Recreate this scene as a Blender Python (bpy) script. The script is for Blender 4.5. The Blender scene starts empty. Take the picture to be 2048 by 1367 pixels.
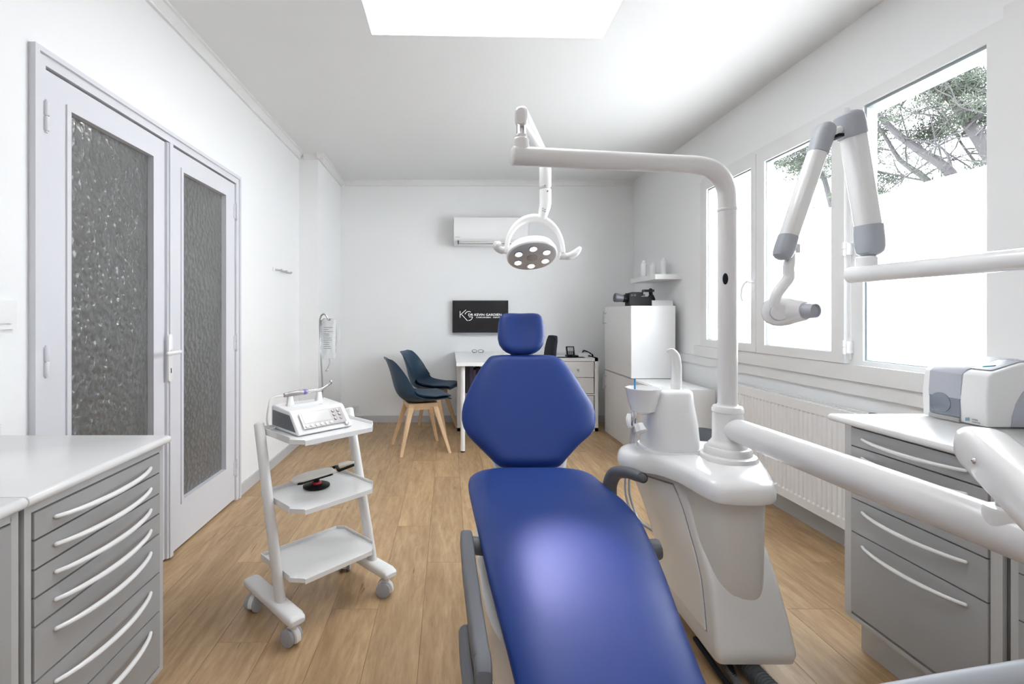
import bpy, bmesh, math, random
from mathutils import Vector, Matrix
random.seed(7)
PI = math.pi
S = bpy.context.scene
C = S.collection
# ------------------------------------------------------------------ camera, world, lights, exposure
F, CXP, CYP, H = 960.0, 897.0, 629.0, 1.2
cd = bpy.data.cameras.new('camera'); cam = bpy.data.objects.new('camera', cd); C.objects.link(cam)
cd.sensor_width = 36.0; cd.lens = 36.0*F/2048; cd.shift_x = (1024-CXP)/2048; cd.shift_y = -(683.5-CYP)/2048
cd.clip_start = .02; cam.location = (0, 0, H); cam.rotation_euler = (PI/2, 0, 0)
S.camera = cam
w = bpy.data.worlds.new('sky'); S.world = w; w.use_nodes = True
nt = w.node_tree; nt.nodes.clear()
wo = nt.nodes.new('ShaderNodeOutputWorld'); bg = nt.nodes.new('ShaderNodeBackground')
tc = nt.nodes.new('ShaderNodeTexCoord'); sx = nt.nodes.new('ShaderNodeSeparateXYZ'); cr = nt.nodes.new('ShaderNodeValToRGB')
nt.links.new(tc.outputs['Generated'], sx.inputs[0]); nt.links.new(sx.outputs['Z'], cr.inputs[0])
cr.color_ramp.elements[0].position = 0.0; cr.color_ramp.elements[0].color = (.98, .98, 1, 1)
cr.color_ramp.elements[1].position = 1.0; cr.color_ramp.elements[1].color = (.93, .955, 1, 1)
nt.links.new(cr.outputs[0], bg.inputs[0]); nt.links.new(bg.outputs[0], wo.inputs[0])
bg.inputs[1].default_value = 17.0
SKYLIGHT, REAR_FILL, HALL_FILL, LAMP = 7.5, 3.6, 8.0, 85.0
S.view_settings.view_transform = 'Standard'; S.view_settings.look = 'None'
S.view_settings.exposure = 0.10; S.view_settings.gamma = 1.0; S.view_settings.use_curve_mapping = False

# ------------------------------------------------------------------ helpers
def P(px, py, Y):
    """world point seen at a photo pixel at depth Y"""
    return Vector(((px-CXP)*Y/F, Y, H-(py-CYP)*Y/F))
def V(*a): return Vector(a)
def NB(): return bmesh.new()
def merge(b, t, bev=0, seg=2, ang=None, mat=None):
    if bev > 0:
        es = [e for e in t.edges if len(e.link_faces) == 2 and e.calc_face_angle(0) > (ang or .5)]
        bmesh.ops.bevel(t, geom=es, offset=bev, segments=seg, affect='EDGES', profile=.5, clamp_overlap=True)
    if mat is not None: t.transform(mat)
    me = bpy.data.meshes.new('tmp'); t.to_mesh(me); b.from_mesh(me); t.free(); bpy.data.meshes.remove(me)
    return b
def box(b, x0, x1, y0, y1, z0, z1, bev=0, seg=2, mat=None):
    t = NB(); x0, x1 = sorted((x0, x1)); y0, y1 = sorted((y0, y1)); z0, z1 = sorted((z0, z1))
    v = [t.verts.new(p) for p in [(x0,y0,z0),(x1,y0,z0),(x1,y1,z0),(x0,y1,z0),(x0,y0,z1),(x1,y0,z1),(x1,y1,z1),(x0,y1,z1)]]
    for f in [(3,2,1,0),(4,5,6,7),(0,1,5,4),(1,2,6,5),(2,3,7,6),(3,0,4,7)]: t.faces.new([v[i] for i in f])
    return merge(b, t, bev, seg, mat=mat)
def loft(b, rings, caps=True, bev=0, seg=2, mat=None, closed=False, ang=None):
    t = NB(); rs = [[t.verts.new(p) for p in r] for r in rings]; n = len(rs[0])
    pairs = list(zip(rs[:-1], rs[1:])) + ([(rs[-1], rs[0])] if closed else [])
    for a, c in pairs:
        for i in range(n):
            j = (i+1) % n; t.faces.new((a[i], a[j], c[j], c[i]))
    if caps and not closed: t.faces.new(rs[0][::-1]); t.faces.new(rs[-1])
    bmesh.ops.recalc_face_normals(t, faces=t.faces)
    return merge(b, t, bev, seg, mat=mat, ang=ang)
def frame(d):
    d = d.normalized(); up = V(0,0,1) if abs(d.z) < .9 else V(0,1,0)
    s = d.cross(up).normalized(); return s, s.cross(d).normalized()
def sp(pts, k=6):
    """Catmull-Rom through points"""
    pts = [Vector(p) for p in pts]; Q = [2*pts[0]-pts[1]]+pts+[2*pts[-1]-pts[-2]]; out = []
    for i in range(1, len(Q)-2):
        for j in range(k):
            t = j/k; a, b_, c, d = Q[i-1], Q[i], Q[i+1], Q[i+2]
            out.append(.5*((2*b_)+(c-a)*t+(2*a-5*b_+4*c-d)*t*t+(3*b_-a-3*c+d)*t**3))
    return out+[pts[-1]]
def lerp(tab, x):
    if x <= tab[0][0]: return tab[0][1:]
    for a, c in zip(tab[:-1], tab[1:]):
        if x <= c[0]:
            u = (x-a[0])/(c[0]-a[0]) if c[0] != a[0] else 0
            return tuple(a[i]+(c[i]-a[i])*u for i in range(1, len(a)))
    return tab[-1][1:]
def tube(b, pts, r, n=16, flat=1.0, rnd=True, mat=None, caps=True, side=None, closed=False):
    """swept round (or oval: flat<1 squashes the second axis) bar; rnd rounds its ends"""
    pts = [Vector(p) for p in pts]; m = len(pts)
    rr = list(r) if isinstance(r, (list, tuple)) else [r]*m
    if len(rr) != m: rr = [lerp([(i/(len(rr)-1), v) for i, v in enumerate(rr)], k/(m-1))[0] for k in range(m)]
    rings = []; s = None
    for i, p in enumerate(pts):
        if closed: d = pts[(i+1) % m]-pts[i-1]
        else: d = (pts[min(i+1, m-1)]-pts[max(i-1, 0)])
        d = d.normalized()
        if s is None: s = (Vector(side) if side is not None else frame(d)[0])
        s = (s-d*s.dot(d)).normalized(); u = d.cross(s)
        def ring(c, q): return [c+(s*math.cos(2*PI*k/n)+u*flat*math.sin(2*PI*k/n))*q for k in range(n)]
        if i == 0 and rnd and not closed:
            e = rr[0]*rnd
            for a in (1.3, .9, .45): rings.append(ring(p+d*e*(1-math.sin(a)) if rnd is True else p+d*e*(1-math.sin(a)), rr[0]*math.cos(a)))
            rings.append(ring(p+d*e, rr[0]))
        elif i == m-1 and rnd and not closed:
            e = rr[-1]*rnd
            rings.append(ring(p-d*e, rr[-1]))
            for a in (.45, .9, 1.3): rings.append(ring(p-d*e*(1-math.sin(a)), rr[-1]*math.cos(a)))
        else: rings.append(ring(p, rr[i]))
    return loft(b, rings, caps=caps, mat=mat, closed=closed)
def lathe(b, prof, org=(0,0,0), ax=(0,0,1), n=32, mat=None, caps=True):
    org = Vector(org); ax = Vector(ax).normalized(); s, u = frame(ax)
    rings = [[org+ax*h+(s*math.cos(2*PI*k/n)+u*math.sin(2*PI*k/n))*max(r, 1e-4) for k in range(n)] for r, h in prof]
    return loft(b, rings, caps=caps, mat=mat)
def cyl(b, p0, p1, r0, r1=None, n=20, bev=0, mat=None):
    p0, p1 = Vector(p0), Vector(p1); r1 = r0 if r1 is None else r1; s, u = frame(p1-p0)
    rings = [[p+(s*math.cos(2*PI*k/n)+u*math.sin(2*PI*k/n))*r for k in range(n)] for p, r in ((p0, r0), (p1, r1))]
    return loft(b, rings, bev=bev, mat=mat, ang=1.0)
def prism(b, poly, ax, t0, t1, bev=0, seg=2, mat=None, ang=None):
    f = {'x': lambda a, c, t: (t, a, c), 'y': lambda a, c, t: (a, t, c), 'z': lambda a, c, t: (a, c, t)}[ax]
    return loft(b, [[Vector(f(a, c, t)) for a, c in poly] for t in (t0, t1)], bev=bev, seg=seg, mat=mat, ang=ang)
def rrect(x0, x1, y0, y1, r, k=4):
    out = []
    for cx, cy, a0 in ((x1-r, y1-r, 0), (x0+r, y1-r, PI/2), (x0+r, y0+r, PI), (x1-r, y0+r, 3*PI/2)):
        for i in range(k+1): a = a0+PI/2*i/k; out.append((cx+r*math.cos(a), cy+r*math.sin(a)))
    return out
def selip(cx, cy, a, c, e=3.0, n=40):
    out = []
    for i in range(n):
        t = 2*PI*i/n; ct, st = math.cos(t), math.sin(t)
        out.append((cx+a*math.copysign(abs(ct)**(2/e), ct), cy+c*math.copysign(abs(st)**(2/e), st)))
    return out
def ball(b, c, r, sc=(1,1,1), n=12, mat=None):
    t = NB(); bmesh.ops.create_uvsphere(t, u_segments=n*2, v_segments=n, radius=r)
    t.transform(Matrix.Translation(Vector(c)) @ Matrix.Diagonal((*sc, 1))); return merge(b, t, mat=mat)
WM = {}
def wm(o):
    return WM.get(o.name, Matrix.Identity(4))
def obj(name, b, mat, parent=None, local=False, label=None, smooth=True, ang=.6, kind=None):
    if parent is not None and not local: b.transform(wm(parent).inverted())
    if smooth:
        for f in b.faces: f.smooth = True
        for e in b.edges:
            if len(e.link_faces) == 2 and e.calc_face_angle(0) > ang: e.smooth = False
    me = bpy.data.meshes.new(name); b.to_mesh(me); b.free()
    if mat: me.materials.append(mat)
    o = bpy.data.objects.new(name, me); C.objects.link(o)
    if parent is not None: o.parent = parent; WM[o.name] = wm(parent)
    if label: o['label'] = label
    if kind: o['kind'] = kind
    return o
def thing(name, label, cat, loc=(0,0,0), rz=0, group=None):
    o = bpy.data.objects.new(name, None); C.objects.link(o); o.empty_display_size = .1
    o.location = loc; o.rotation_euler = (0, 0, rz); o['label'] = label; o['category'] = cat
    if group: o['group'] = group
    WM[o.name] = Matrix.Translation(Vector(loc)) @ Matrix.Rotation(rz, 4, 'Z'); return o
def tag(o, label, cat, group=None):
    o['label'] = label; o['category'] = cat
    if group: o['group'] = group
    return o
def struct(name, b, mat, parent=None, **k):
    o = obj(name, b, mat, parent, **k)
    if parent is None: o['kind'] = 'structure'
    return o
def text(name, s, size, mat, M, parent, depth=.0008, sx_=1.0, align='LEFT', bold=0):
    cu = bpy.data.curves.new('tmp', 'FONT'); cu.body = s; cu.size = size; cu.extrude = depth/2; cu.align_x = align; cu.resolution_u = 2; cu.offset = bold
    o = bpy.data.objects.new('tmp', cu); C.objects.link(o)
    dg = bpy.context.evaluated_depsgraph_get(); me = bpy.data.meshes.new_from_object(o.evaluated_get(dg))
    bpy.data.objects.remove(o); t = NB(); t.from_mesh(me); t.transform(M @ Matrix.Diagonal((sx_, 1, 1, 1)))
    return obj(name, t, mat, parent, smooth=False)
def basis(o, x, y):
    x = Vector(x).normalized(); y = Vector(y); y = (y-x*y.dot(x)).normalized(); z = x.cross(y)
    m = Matrix((x, y, z)).transposed().to_4x4(); return Matrix.Translation(Vector(o)) @ m

# ------------------------------------------------------------------ materials
def mat(name, col, rough=.5, metal=0, coat=0, bump=0, bscale=60, trans=0, spec=.5, emit=None, estr=0, var=0, vscale=8, ior=1.45, sheen=0):
    m = bpy.data.materials.new(name); m.use_nodes = True; n = m.node_tree; p = n.nodes['Principled BSDF']
    p.inputs['Base Color'].default_value = (*col, 1); p.inputs['Roughness'].default_value = rough
    p.inputs['Metallic'].default_value = metal; p.inputs['Coat Weight'].default_value = coat; p.inputs['Coat Roughness'].default_value = .08
    p.inputs['Transmission Weight'].default_value = trans; p.inputs['Specular IOR Level'].default_value = spec; p.inputs['IOR'].default_value = ior
    if emit: p.inputs['Emission Color'].default_value = (*emit, 1); p.inputs['Emission Strength'].default_value = estr
    t = n.nodes.new('ShaderNodeTexCoord')
    if var:
        nz = n.nodes.new('ShaderNodeTexNoise'); nz.inputs['Scale'].default_value = vscale; n.links.new(t.outputs['Object'], nz.inputs['Vector'])
        mx = n.nodes.new('ShaderNodeMix'); mx.data_type = 'RGBA'; n.links.new(nz.outputs[0], mx.inputs[0])
        mx.inputs[6].default_value = (*[c*(1-var) for c in col], 1); mx.inputs[7].default_value = (*[min(1, c*(1+var)) for c in col], 1)
        n.links.new(mx.outputs[2], p.inputs['Base Color'])
    if bump:
        nz = n.nodes.new('ShaderNodeTexNoise'); nz.inputs['Scale'].default_value = bscale; nz.inputs['Detail'].default_value = 4
        n.links.new(t.outputs['Object'], nz.inputs['Vector']); bp = n.nodes.new('ShaderNodeBump'); bp.inputs['Strength'].default_value = bump; bp.inputs['Distance'].default_value = .002
        n.links.new(nz.outputs[0], bp.inputs['Height']); n.links.new(bp.outputs[0], p.inputs['Normal'])
    return m
WALL = mat('wall_paint', (.88,.885,.89), .6, bump=.15, bscale=140, var=.012, vscale=1.5)
CEIL = mat('ceiling_paint', (.80,.805,.81), .7, bump=.12, bscale=120, var=.01, vscale=2)
TRIM = mat('trim_paint', (.80,.80,.80), .4, var=.01)
BASE = mat('baseboard_paint', (.55,.55,.56), .4, var=.02)
DOORP = mat('door_paint', (.70,.70,.745), .35, bump=.05, bscale=30, var=.01)
PVC = mat('window_plastic', (.82,.82,.82), .3, coat=.2)
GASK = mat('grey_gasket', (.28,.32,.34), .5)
WHITE = mat('gloss_white_plastic', (.86,.86,.86), .22, coat=.5, var=.006)
WHITE2 = mat('satin_white_plastic', (.85,.845,.845), .35, coat=.15, var=.008)
UNITW = mat('unit_enamel', (.80,.79,.785), .2, coat=.6, var=.008, vscale=3)
CREAM = mat('unit_column', (.73,.71,.685), .3, coat=.3, var=.02, vscale=3)
ARMW = mat('arm_enamel', (.76,.745,.74), .28, coat=.4, var=.008)
GREYP = mat('grey_plastic', (.13,.135,.15), .45, var=.03)
LGREY = mat('light_grey_plastic', (.40,.42,.46), .4, var=.01)
DRAW = mat('drawer_grey_lacquer', (.37,.37,.375), .28, coat=.25, var=.01)
CARC = mat('carcass_white', (.50,.50,.50), .4, var=.01)
COUNT = mat('worktop_laminate', (.78,.775,.77), .25, coat=.2, bump=.03, bscale=300, var=.01)
METAL = mat('brushed_metal', (.55,.55,.57), .3, metal=1, bump=.05, bscale=200)
CHROME = mat('chrome', (.75,.75,.77), .12, metal=1, var=.02)
BLACK = mat('black_plastic', (.010,.010,.011), .45, spec=.25, var=.1)
DARK = mat('dark_rubber', (.016,.018,.024), .7, spec=.15, var=.1)
NAVY = mat('navy_shell', (.018,.052,.098), .42, bump=.12, bscale=250, var=.05)
NAVYC = mat('navy_cushion', (.015,.045,.088), .5, bump=.25, bscale=180, var=.05)
RED = mat('red_ring', (.45,.02,.03), .4, var=.03)
BLUEP = mat('blue_plastic', (.03,.28,.62), .35, var=.03)
PURP = mat('violet_band', (.18,.16,.50), .35, var=.03)
TEAL = mat('teal_print', (.05,.30,.42), .4, var=.02)
GPRINT = mat('grey_print', (.30,.31,.33), .5, var=.02)
SCREEN = mat('tv_screen', (.012,.012,.013), .25, var=.05)
LOGO = mat('screen_lettering', (.7,.7,.7), .5, emit=(.9,.9,.9), estr=.55)
LCD = mat('pale_display', (.62,.62,.60), .2, coat=.4, var=.01)
SILV = mat('silver_panel', (.42,.40,.40), .3, metal=.4, var=.02)
PAPER = mat('book_mauve', (.09,.06,.14), .6, var=.2, vscale=30)
SHELLG = mat('device_grey', (.44,.455,.51), .35, coat=.2, var=.01)
WIN2 = mat('device_window', (.24,.27,.33), .1, trans=.15, coat=.5, var=.01)
BAG = mat('clear_bag', (.92,.94,.95), .08, trans=.85, bump=.6, bscale=70, ior=1.33)
SAND = mat('terrace_stone', (.55,.53,.5), .8, var=.08, vscale=4)
BARK = mat('pine_bark', (.024,.0225,.025), .9, bump=.8, bscale=25, var=.2, vscale=10)
NEED = mat('pine_needles', (.024,.033,.022), .8, var=.3, vscale=5)

def vinyl():
    m = mat('royal_blue_vinyl', (.007,.034,.19), .46, spec=.38, bump=.10, bscale=420, coat=.06, var=.06, vscale=6)
    m.node_tree.nodes['Principled BSDF'].inputs['Coat Roughness'].default_value = .5; return m
VINYL = vinyl()
def wood(name, c1, c2, c3, obj_rand=True, sc=(1,1,1), rough=.45, crack=True):
    m = bpy.data.materials.new(name); m.use_nodes = True; n = m.node_tree; L = n.links.new; p = n.nodes['Principled BSDF']; p.inputs['Roughness'].default_value = rough
    g = n.nodes.new('ShaderNodeNewGeometry'); oi = n.nodes.new('ShaderNodeObjectInfo'); mul = n.nodes.new('ShaderNodeVectorMath'); mul.operation = 'MULTIPLY_ADD'
    cb = n.nodes.new('ShaderNodeCombineXYZ')
    for i in range(3): L(oi.outputs['Random'], cb.inputs[i])
    L(cb.outputs[0], mul.inputs[0]); mul.inputs[1].default_value = (13, 29, 7); L(g.outputs['Position'], mul.inputs[2])
    mp = n.nodes.new('ShaderNodeMapping'); mp.inputs['Scale'].default_value = sc; L(mul.outputs[0], mp.inputs[0])
    def noise(scale, det, dist=0, rg=.6):
        z = n.nodes.new('ShaderNodeTexNoise'); z.inputs['Scale'].default_value = scale; z.inputs['Detail'].default_value = det; z.inputs['Distortion'].default_value = dist; z.inputs['Roughness'].default_value = rg
        L(mp.outputs[0], z.inputs['Vector']); return z
    a = noise(2.0, 5, 1.2); f = noise(9.0, 6, .3, .7)
    r = n.nodes.new('ShaderNodeValToRGB'); e = r.color_ramp.elements
    e[0].position = .32; e[0].color = (*c2, 1); e[1].position = .68; e[1].color = (*c1, 1); L(a.outputs[0], r.inputs[0])
    r2 = n.nodes.new('ShaderNodeValToRGB'); e = r2.color_ramp.elements; e[0].position = .36; e[0].color = (*c3, 1); e[1].position = .62; e[1].color = (1,1,1,1); L(f.outputs[0], r2.inputs[0])
    mx = n.nodes.new('ShaderNodeMix'); mx.data_type = 'RGBA'; mx.blend_type = 'MULTIPLY'; mx.inputs[0].default_value = .8
    L(r.outputs[0], mx.inputs[6]); L(r2.outputs[0], mx.inputs[7])
    # plank to plank tone
    hs = n.nodes.new('ShaderNodeHueSaturation'); mr = n.nodes.new('ShaderNodeMapRange'); L(oi.outputs['Random'], mr.inputs[0])
    mr.inputs[3].default_value = .93; mr.inputs[4].default_value = 1.07; L(mr.outputs[0], hs.inputs['Value']); L(mx.outputs[2], hs.inputs['Color'])
    out = hs.outputs[0]
    if crack:
        k = n.nodes.new('ShaderNodeTexNoise'); mp2 = n.nodes.new('ShaderNodeMapping'); mp2.inputs['Scale'].default_value = (26, 2.2, 1); L(mul.outputs[0], mp2.inputs[0]); L(mp2.outputs[0], k.inputs['Vector'])
        k.inputs['Scale'].default_value = 1.5; k.inputs['Detail'].default_value = 3; k.inputs['Distortion'].default_value = .6
        r3 = n.nodes.new('ShaderNodeValToRGB'); e = r3.color_ramp.elements; e[0].position = .25; e[0].color = (.5,.42,.34,1); e[1].position = .31; e[1].color = (1,1,1,1); L(k.outputs[0], r3.inputs[0])
        m3 = n.nodes.new('ShaderNodeMix'); m3.data_type = 'RGBA'; m3.blend_type = 'MULTIPLY'; m3.inputs[0].default_value = 1; L(out, m3.inputs[6]); L(r3.outputs[0], m3.inputs[7]); out = m3.outputs[2]
    L(out, p.inputs['Base Color'])
    bp = n.nodes.new('ShaderNodeBump'); bp.inputs['Strength'].default_value = .25; bp.inputs['Distance'].default_value = .001; L(f.outputs[0], bp.inputs['Height']); L(bp.outputs[0], p.inputs['Normal'])
    return m
OAK = wood('oak_vinyl_plank', (.56,.39,.22), (.41,.265,.14), (.72,.66,.60), sc=(5.5, .75, 1), rough=.42)
BEECH = wood('beech_leg', (.70,.49,.30), (.62,.42,.25), (.9,.86,.82), sc=(6, 6, 1.2), crack=False)

def glassmat(name, tint, trans=.93, rough=.02):
    m = bpy.data.materials.new(name); m.use_nodes = True; n = m.node_tree; n.nodes.remove(n.nodes['Principled BSDF']); L = n.links.new
    t = n.nodes.new('ShaderNodeBsdfTransparent'); t.inputs[0].default_value = (*tint, 1); g = n.nodes.new('ShaderNodeBsdfGlossy'); g.inputs['Roughness'].default_value = rough
    lw = n.nodes.new('ShaderNodeLayerWeight'); lw.inputs[0].default_value = .5; pw = n.nodes.new('ShaderNodeMath'); pw.operation = 'POWER'; pw.inputs[1].default_value = 4.0; L(lw.outputs['Facing'], pw.inputs[0]); fr = n.nodes.new('ShaderNodeMath'); fr.operation = 'MULTIPLY_ADD'; fr.inputs[1].default_value = .5; fr.inputs[2].default_value = .02; L(pw.outputs[0], fr.inputs[0]); mx = n.nodes.new('ShaderNodeMixShader')
    L(fr.outputs[0], mx.inputs[0]); L(t.outputs[0], mx.inputs[1]); L(g.outputs[0], mx.inputs[2]); L(mx.outputs[0], n.nodes['Material Output'].inputs[0]); return m
GLASS = glassmat('window_glass', (.97,.985,.99))
def filmmat():
    m = bpy.data.materials.new('frosted_film'); m.use_nodes = True; n = m.node_tree; n.nodes.remove(n.nodes['Principled BSDF']); L = n.links.new
    t = n.nodes.new('ShaderNodeBsdfTranslucent'); t.inputs[0].default_value = (.96,.975,.98,1); d = n.nodes.new('ShaderNodeBsdfTransparent'); d.inputs[0].default_value = (.9,.97,1,1)
    z = n.nodes.new('ShaderNodeTexNoise'); z.inputs['Scale'].default_value = 400
    mr = n.nodes.new('ShaderNodeMapRange'); mr.inputs[3].default_value = .08; mr.inputs[4].default_value = .16; L(z.outputs[0], mr.inputs[0])
    mx = n.nodes.new('ShaderNodeMixShader'); L(mr.outputs[0], mx.inputs[0]); L(t.outputs[0], mx.inputs[1]); L(d.outputs[0], mx.inputs[2]); L(mx.outputs[0], n.nodes['Material Output'].inputs[0]); return m
FILM = filmmat()
def hammered():
    m = bpy.data.materials.new('hammered_glass'); m.use_nodes = True; n = m.node_tree; L = n.links.new; p = n.nodes['Principled BSDF']
    p.inputs['Base Color'].default_value = (.52,.53,.53,1); p.inputs['Roughness'].default_value = .18; p.inputs['Transmission Weight'].default_value = .8; p.inputs['IOR'].default_value = 1.5
    g = n.nodes.new('ShaderNodeTexCoord'); mp = n.nodes.new('ShaderNodeMapping'); mp.inputs['Scale'].default_value = (1, 36, 34); L(g.outputs['Object'], mp.inputs[0])
    nz = n.nodes.new('ShaderNodeTexNoise'); nz.inputs['Scale'].default_value = .5; L(mp.outputs[0], nz.inputs['Vector'])
    ad = n.nodes.new('ShaderNodeMix'); ad.data_type = 'RGBA'; ad.blend_type = 'ADD'; ad.inputs[0].default_value = .8; L(mp.outputs[0], ad.inputs[6]); L(nz.outputs['Color'], ad.inputs[7])
    v = n.nodes.new('ShaderNodeTexVoronoi'); v.feature = 'SMOOTH_F1'; v.inputs['Scale'].default_value = 1.0; v.inputs['Smoothness'].default_value = .5; L(ad.outputs[2], v.inputs['Vector'])
    bp = n.nodes.new('ShaderNodeBump'); bp.inputs['Strength'].default_value = .9; bp.inputs['Distance'].default_value = .010; L(v.outputs['Distance'], bp.inputs['Height']); L(bp.outputs[0], p.inputs['Normal']); return m
HAM = hammered()
def emis(name, col, s):
    m = bpy.data.materials.new(name); m.use_nodes = True; n = m.node_tree; n.nodes.remove(n.nodes['Principled BSDF'])
    e = n.nodes.new('ShaderNodeEmission'); e.inputs[0].default_value = (*col, 1); e.inputs[1].default_value = s; n.links.new(e.outputs[0], n.nodes['Material Output'].inputs[0]); return m
SKYP = emis('skylight_diffuser', (.97,.985,1), SKYLIGHT)
REARP = emis('rear_fill_emitter', (.97,.985,1), REAR_FILL)  # emission for the fill panel added behind the camera
LED = emis('led_glow', (.96,.97,1), 3.0)
HALLM = mat('hallway_paint', (.34,.34,.345), .8, var=.15, vscale=1.2)
HALLD = mat('hallway_door_wood', (.14,.10,.08), .6, var=.2)

# ------------------------------------------------------------------ room shell
XL, XR, YB, YF, ZC = -1.385, 2.065, 5.36, -1.6, 2.69
XO = XR+.2
# floor: sub-floor with every plank on it
b = box(NB(), XL-.1, XR+.05, YF, YB+.05, -.06, -.0085); floor = struct('floor', b, DARK, smooth=False)
PW, PL = .186, 1.22
nx = int((XR-XL)/PW)+2; cache = {}
def plank_mesh(x0, x1, y0, y1):
    wx, wy = round(x1-x0, 4), round(y1-y0, 4)
    if (wx, wy) not in cache:
        t = box(NB(), 0, wx, 0, wy, -.008, 0); es = [e for e in t.edges if all(v.co.z > -.001 for v in e.verts)]
        bmesh.ops.bevel(t, geom=es, offset=.0009, segments=1, affect='EDGES')
        me = bpy.data.meshes.new('plank'); t.to_mesh(me); t.free(); me.materials.append(OAK); cache[(wx, wy)] = me
    return cache[(wx, wy)]
for i in range(nx):
    x0 = XL-.02+i*PW; x1 = min(x0+PW-.0008, XR)
    if x1-x0 < .02: continue
    y = YF-([.1, .55, .95, .3, .78][i % 5])
    while y < YB:
        a, c = max(y, YF), min(y+PL-.0008, YB)
        if c-a > .03:
            o = bpy.data.objects.new('plank', plank_mesh(x0, x1, a, c)); C.objects.link(o); o.parent = floor; o.location = (x0, a, 0)
        y += PL
# ceiling with skylight opening (edge slightly out of square as in the room)
SK = [(-.415, 1.75), (.815, 1.75), (.832, 2.590), (-.4075, 2.556)]
t = NB(); o_ = [(XL-.1, YF), (XO, YF), (XO, YB+.1), (XL-.1, YB+.1)]
vs = {}
for zi, z in enumerate((ZC, ZC+.05)):
    for k, (x, y) in enumerate(o_): vs[('o', k, zi)] = t.verts.new((x, y, z))
    for k, (x, y) in enumerate(SK): vs[('i', k, zi)] = t.verts.new((x, y, z))
for k in range(4):
    j = (k+1) % 4
    for zi in (0, 1): t.faces.new((vs[('o', k, zi)], vs[('o', j, zi)], vs[('i', j, zi)], vs[('i', k, zi)]))
    t.faces.new((vs[('i', k, 0)], vs[('i', j, 0)], vs[('i', j, 1)], vs[('i', k, 1)])); t.faces.new((vs[('o', k, 0)], vs[('o', j, 0)], vs[('o', j, 1)], vs[('o', k, 1)]))
bmesh.ops.recalc_face_normals(t, faces=t.faces); struct('ceiling', t, CEIL, smooth=False)
b = NB(); loft(b, [[V(x, y, z) for x, y in SK] for z in (ZC+.004, ZC+.03)])
sky = struct('window_2', b, SKYP, smooth=False, label='white glowing flush skylight diffuser in the ceiling')
# left wall with door opening, back wall, right wall with window opening, wall behind camera
DY0, DY1, DZ = 1.60, 3.135, 2.085
b = NB(); box(b, XL-.12, XL, YF, DY0, 0, ZC); box(b, XL-.12, XL, DY1, YB, 0, ZC); box(b, XL-.12, XL, DY0, DY1, DZ, ZC)
struct('wall_left', b, WALL, smooth=False)
b = box(NB(), XL-.1, XO, YB, YB+.1, 0, ZC); struct('wall_back', b, WALL, smooth=False)
PIX, PIY = -1.205, 4.44
b = box(NB(), XL-.01, PIX, PIY, YB+.01, 0, ZC, .004); struct('wall_pillar', b, WALL)
b = box(NB(), XL-.1, XO, YF-.1, YF, 0, ZC); struct('wall_front', b, WALL, smooth=False)
WY0, WY1, WZ0, WZ1 = 1.78, 3.90, .95, 2.285
b = NB(); box(b, XR, XO, YF, WY0, 0, ZC); box(b, XR, XO, WY1, YB, 0, ZC); box(b, XR, XO, WY0, WY1, 0, WZ0); box(b, XR, XO, WY0, WY1, WZ1, ZC)
struct('wall_right', b, WALL, smooth=False)
# cornice: small stepped moulding on left wall, pillar and back wall
def cornice(name, x0, y0, x1, y1, nx_, ny_):
    # profile offsets (out, down)
    pr = [(0, 0), (.052, 0), (.052, -.010), (.040, -.014), (.026, -.028), (.016, -.046), (.016, -.056), (0, -.056)]
    dx, dy = x1-x0, y1-y0
    b = NB(); loft(b, [[V(x+nx_*o, y+ny_*o, ZC+d) for o, d in pr] for x, y in ((x0, y0), (x1, y1))]); struct(name, b, TRIM, ang=.3)
cornice('trim_1', XL, YF, XL, PIY+.0, 1, 0); cornice('trim_2', XL+.05, PIY, PIX+.05, PIY, 0, -1)
cornice('trim_3', PIX, PIY-.05, PIX, YB, 1, 0); cornice('trim_4', PIX+.05, YB, XR, YB, 0, -1)
def baseb(name, x0, x1, y0, y1, h=.075):
    struct(name, box(NB(), x0, x1, y0, y1, 0, h, .003), BASE)
baseb('baseboard_left', XL, XL+.012, DY1+.03, PIY); baseb('baseboard_pillar', XL+.012, PIX, PIY-.012, PIY)
baseb('baseboard_pillar_side', PIX, PIX+.012, PIY, YB); baseb('baseboard_back', PIX+.012, XR, YB-.012, YB); baseb('baseboard_right', XR-.012, XR, YF, YB-.012, .10)
# ledges and panels on the right wall under the window
struct('trim_5', box(NB(), XR-.03, XR, 1.70, 3.98, .865, .948, .006), TRIM)
struct('trim_6', box(NB(), XR-.018, XR, .2, 4.9, .797, .862, .005), TRIM)

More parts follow.
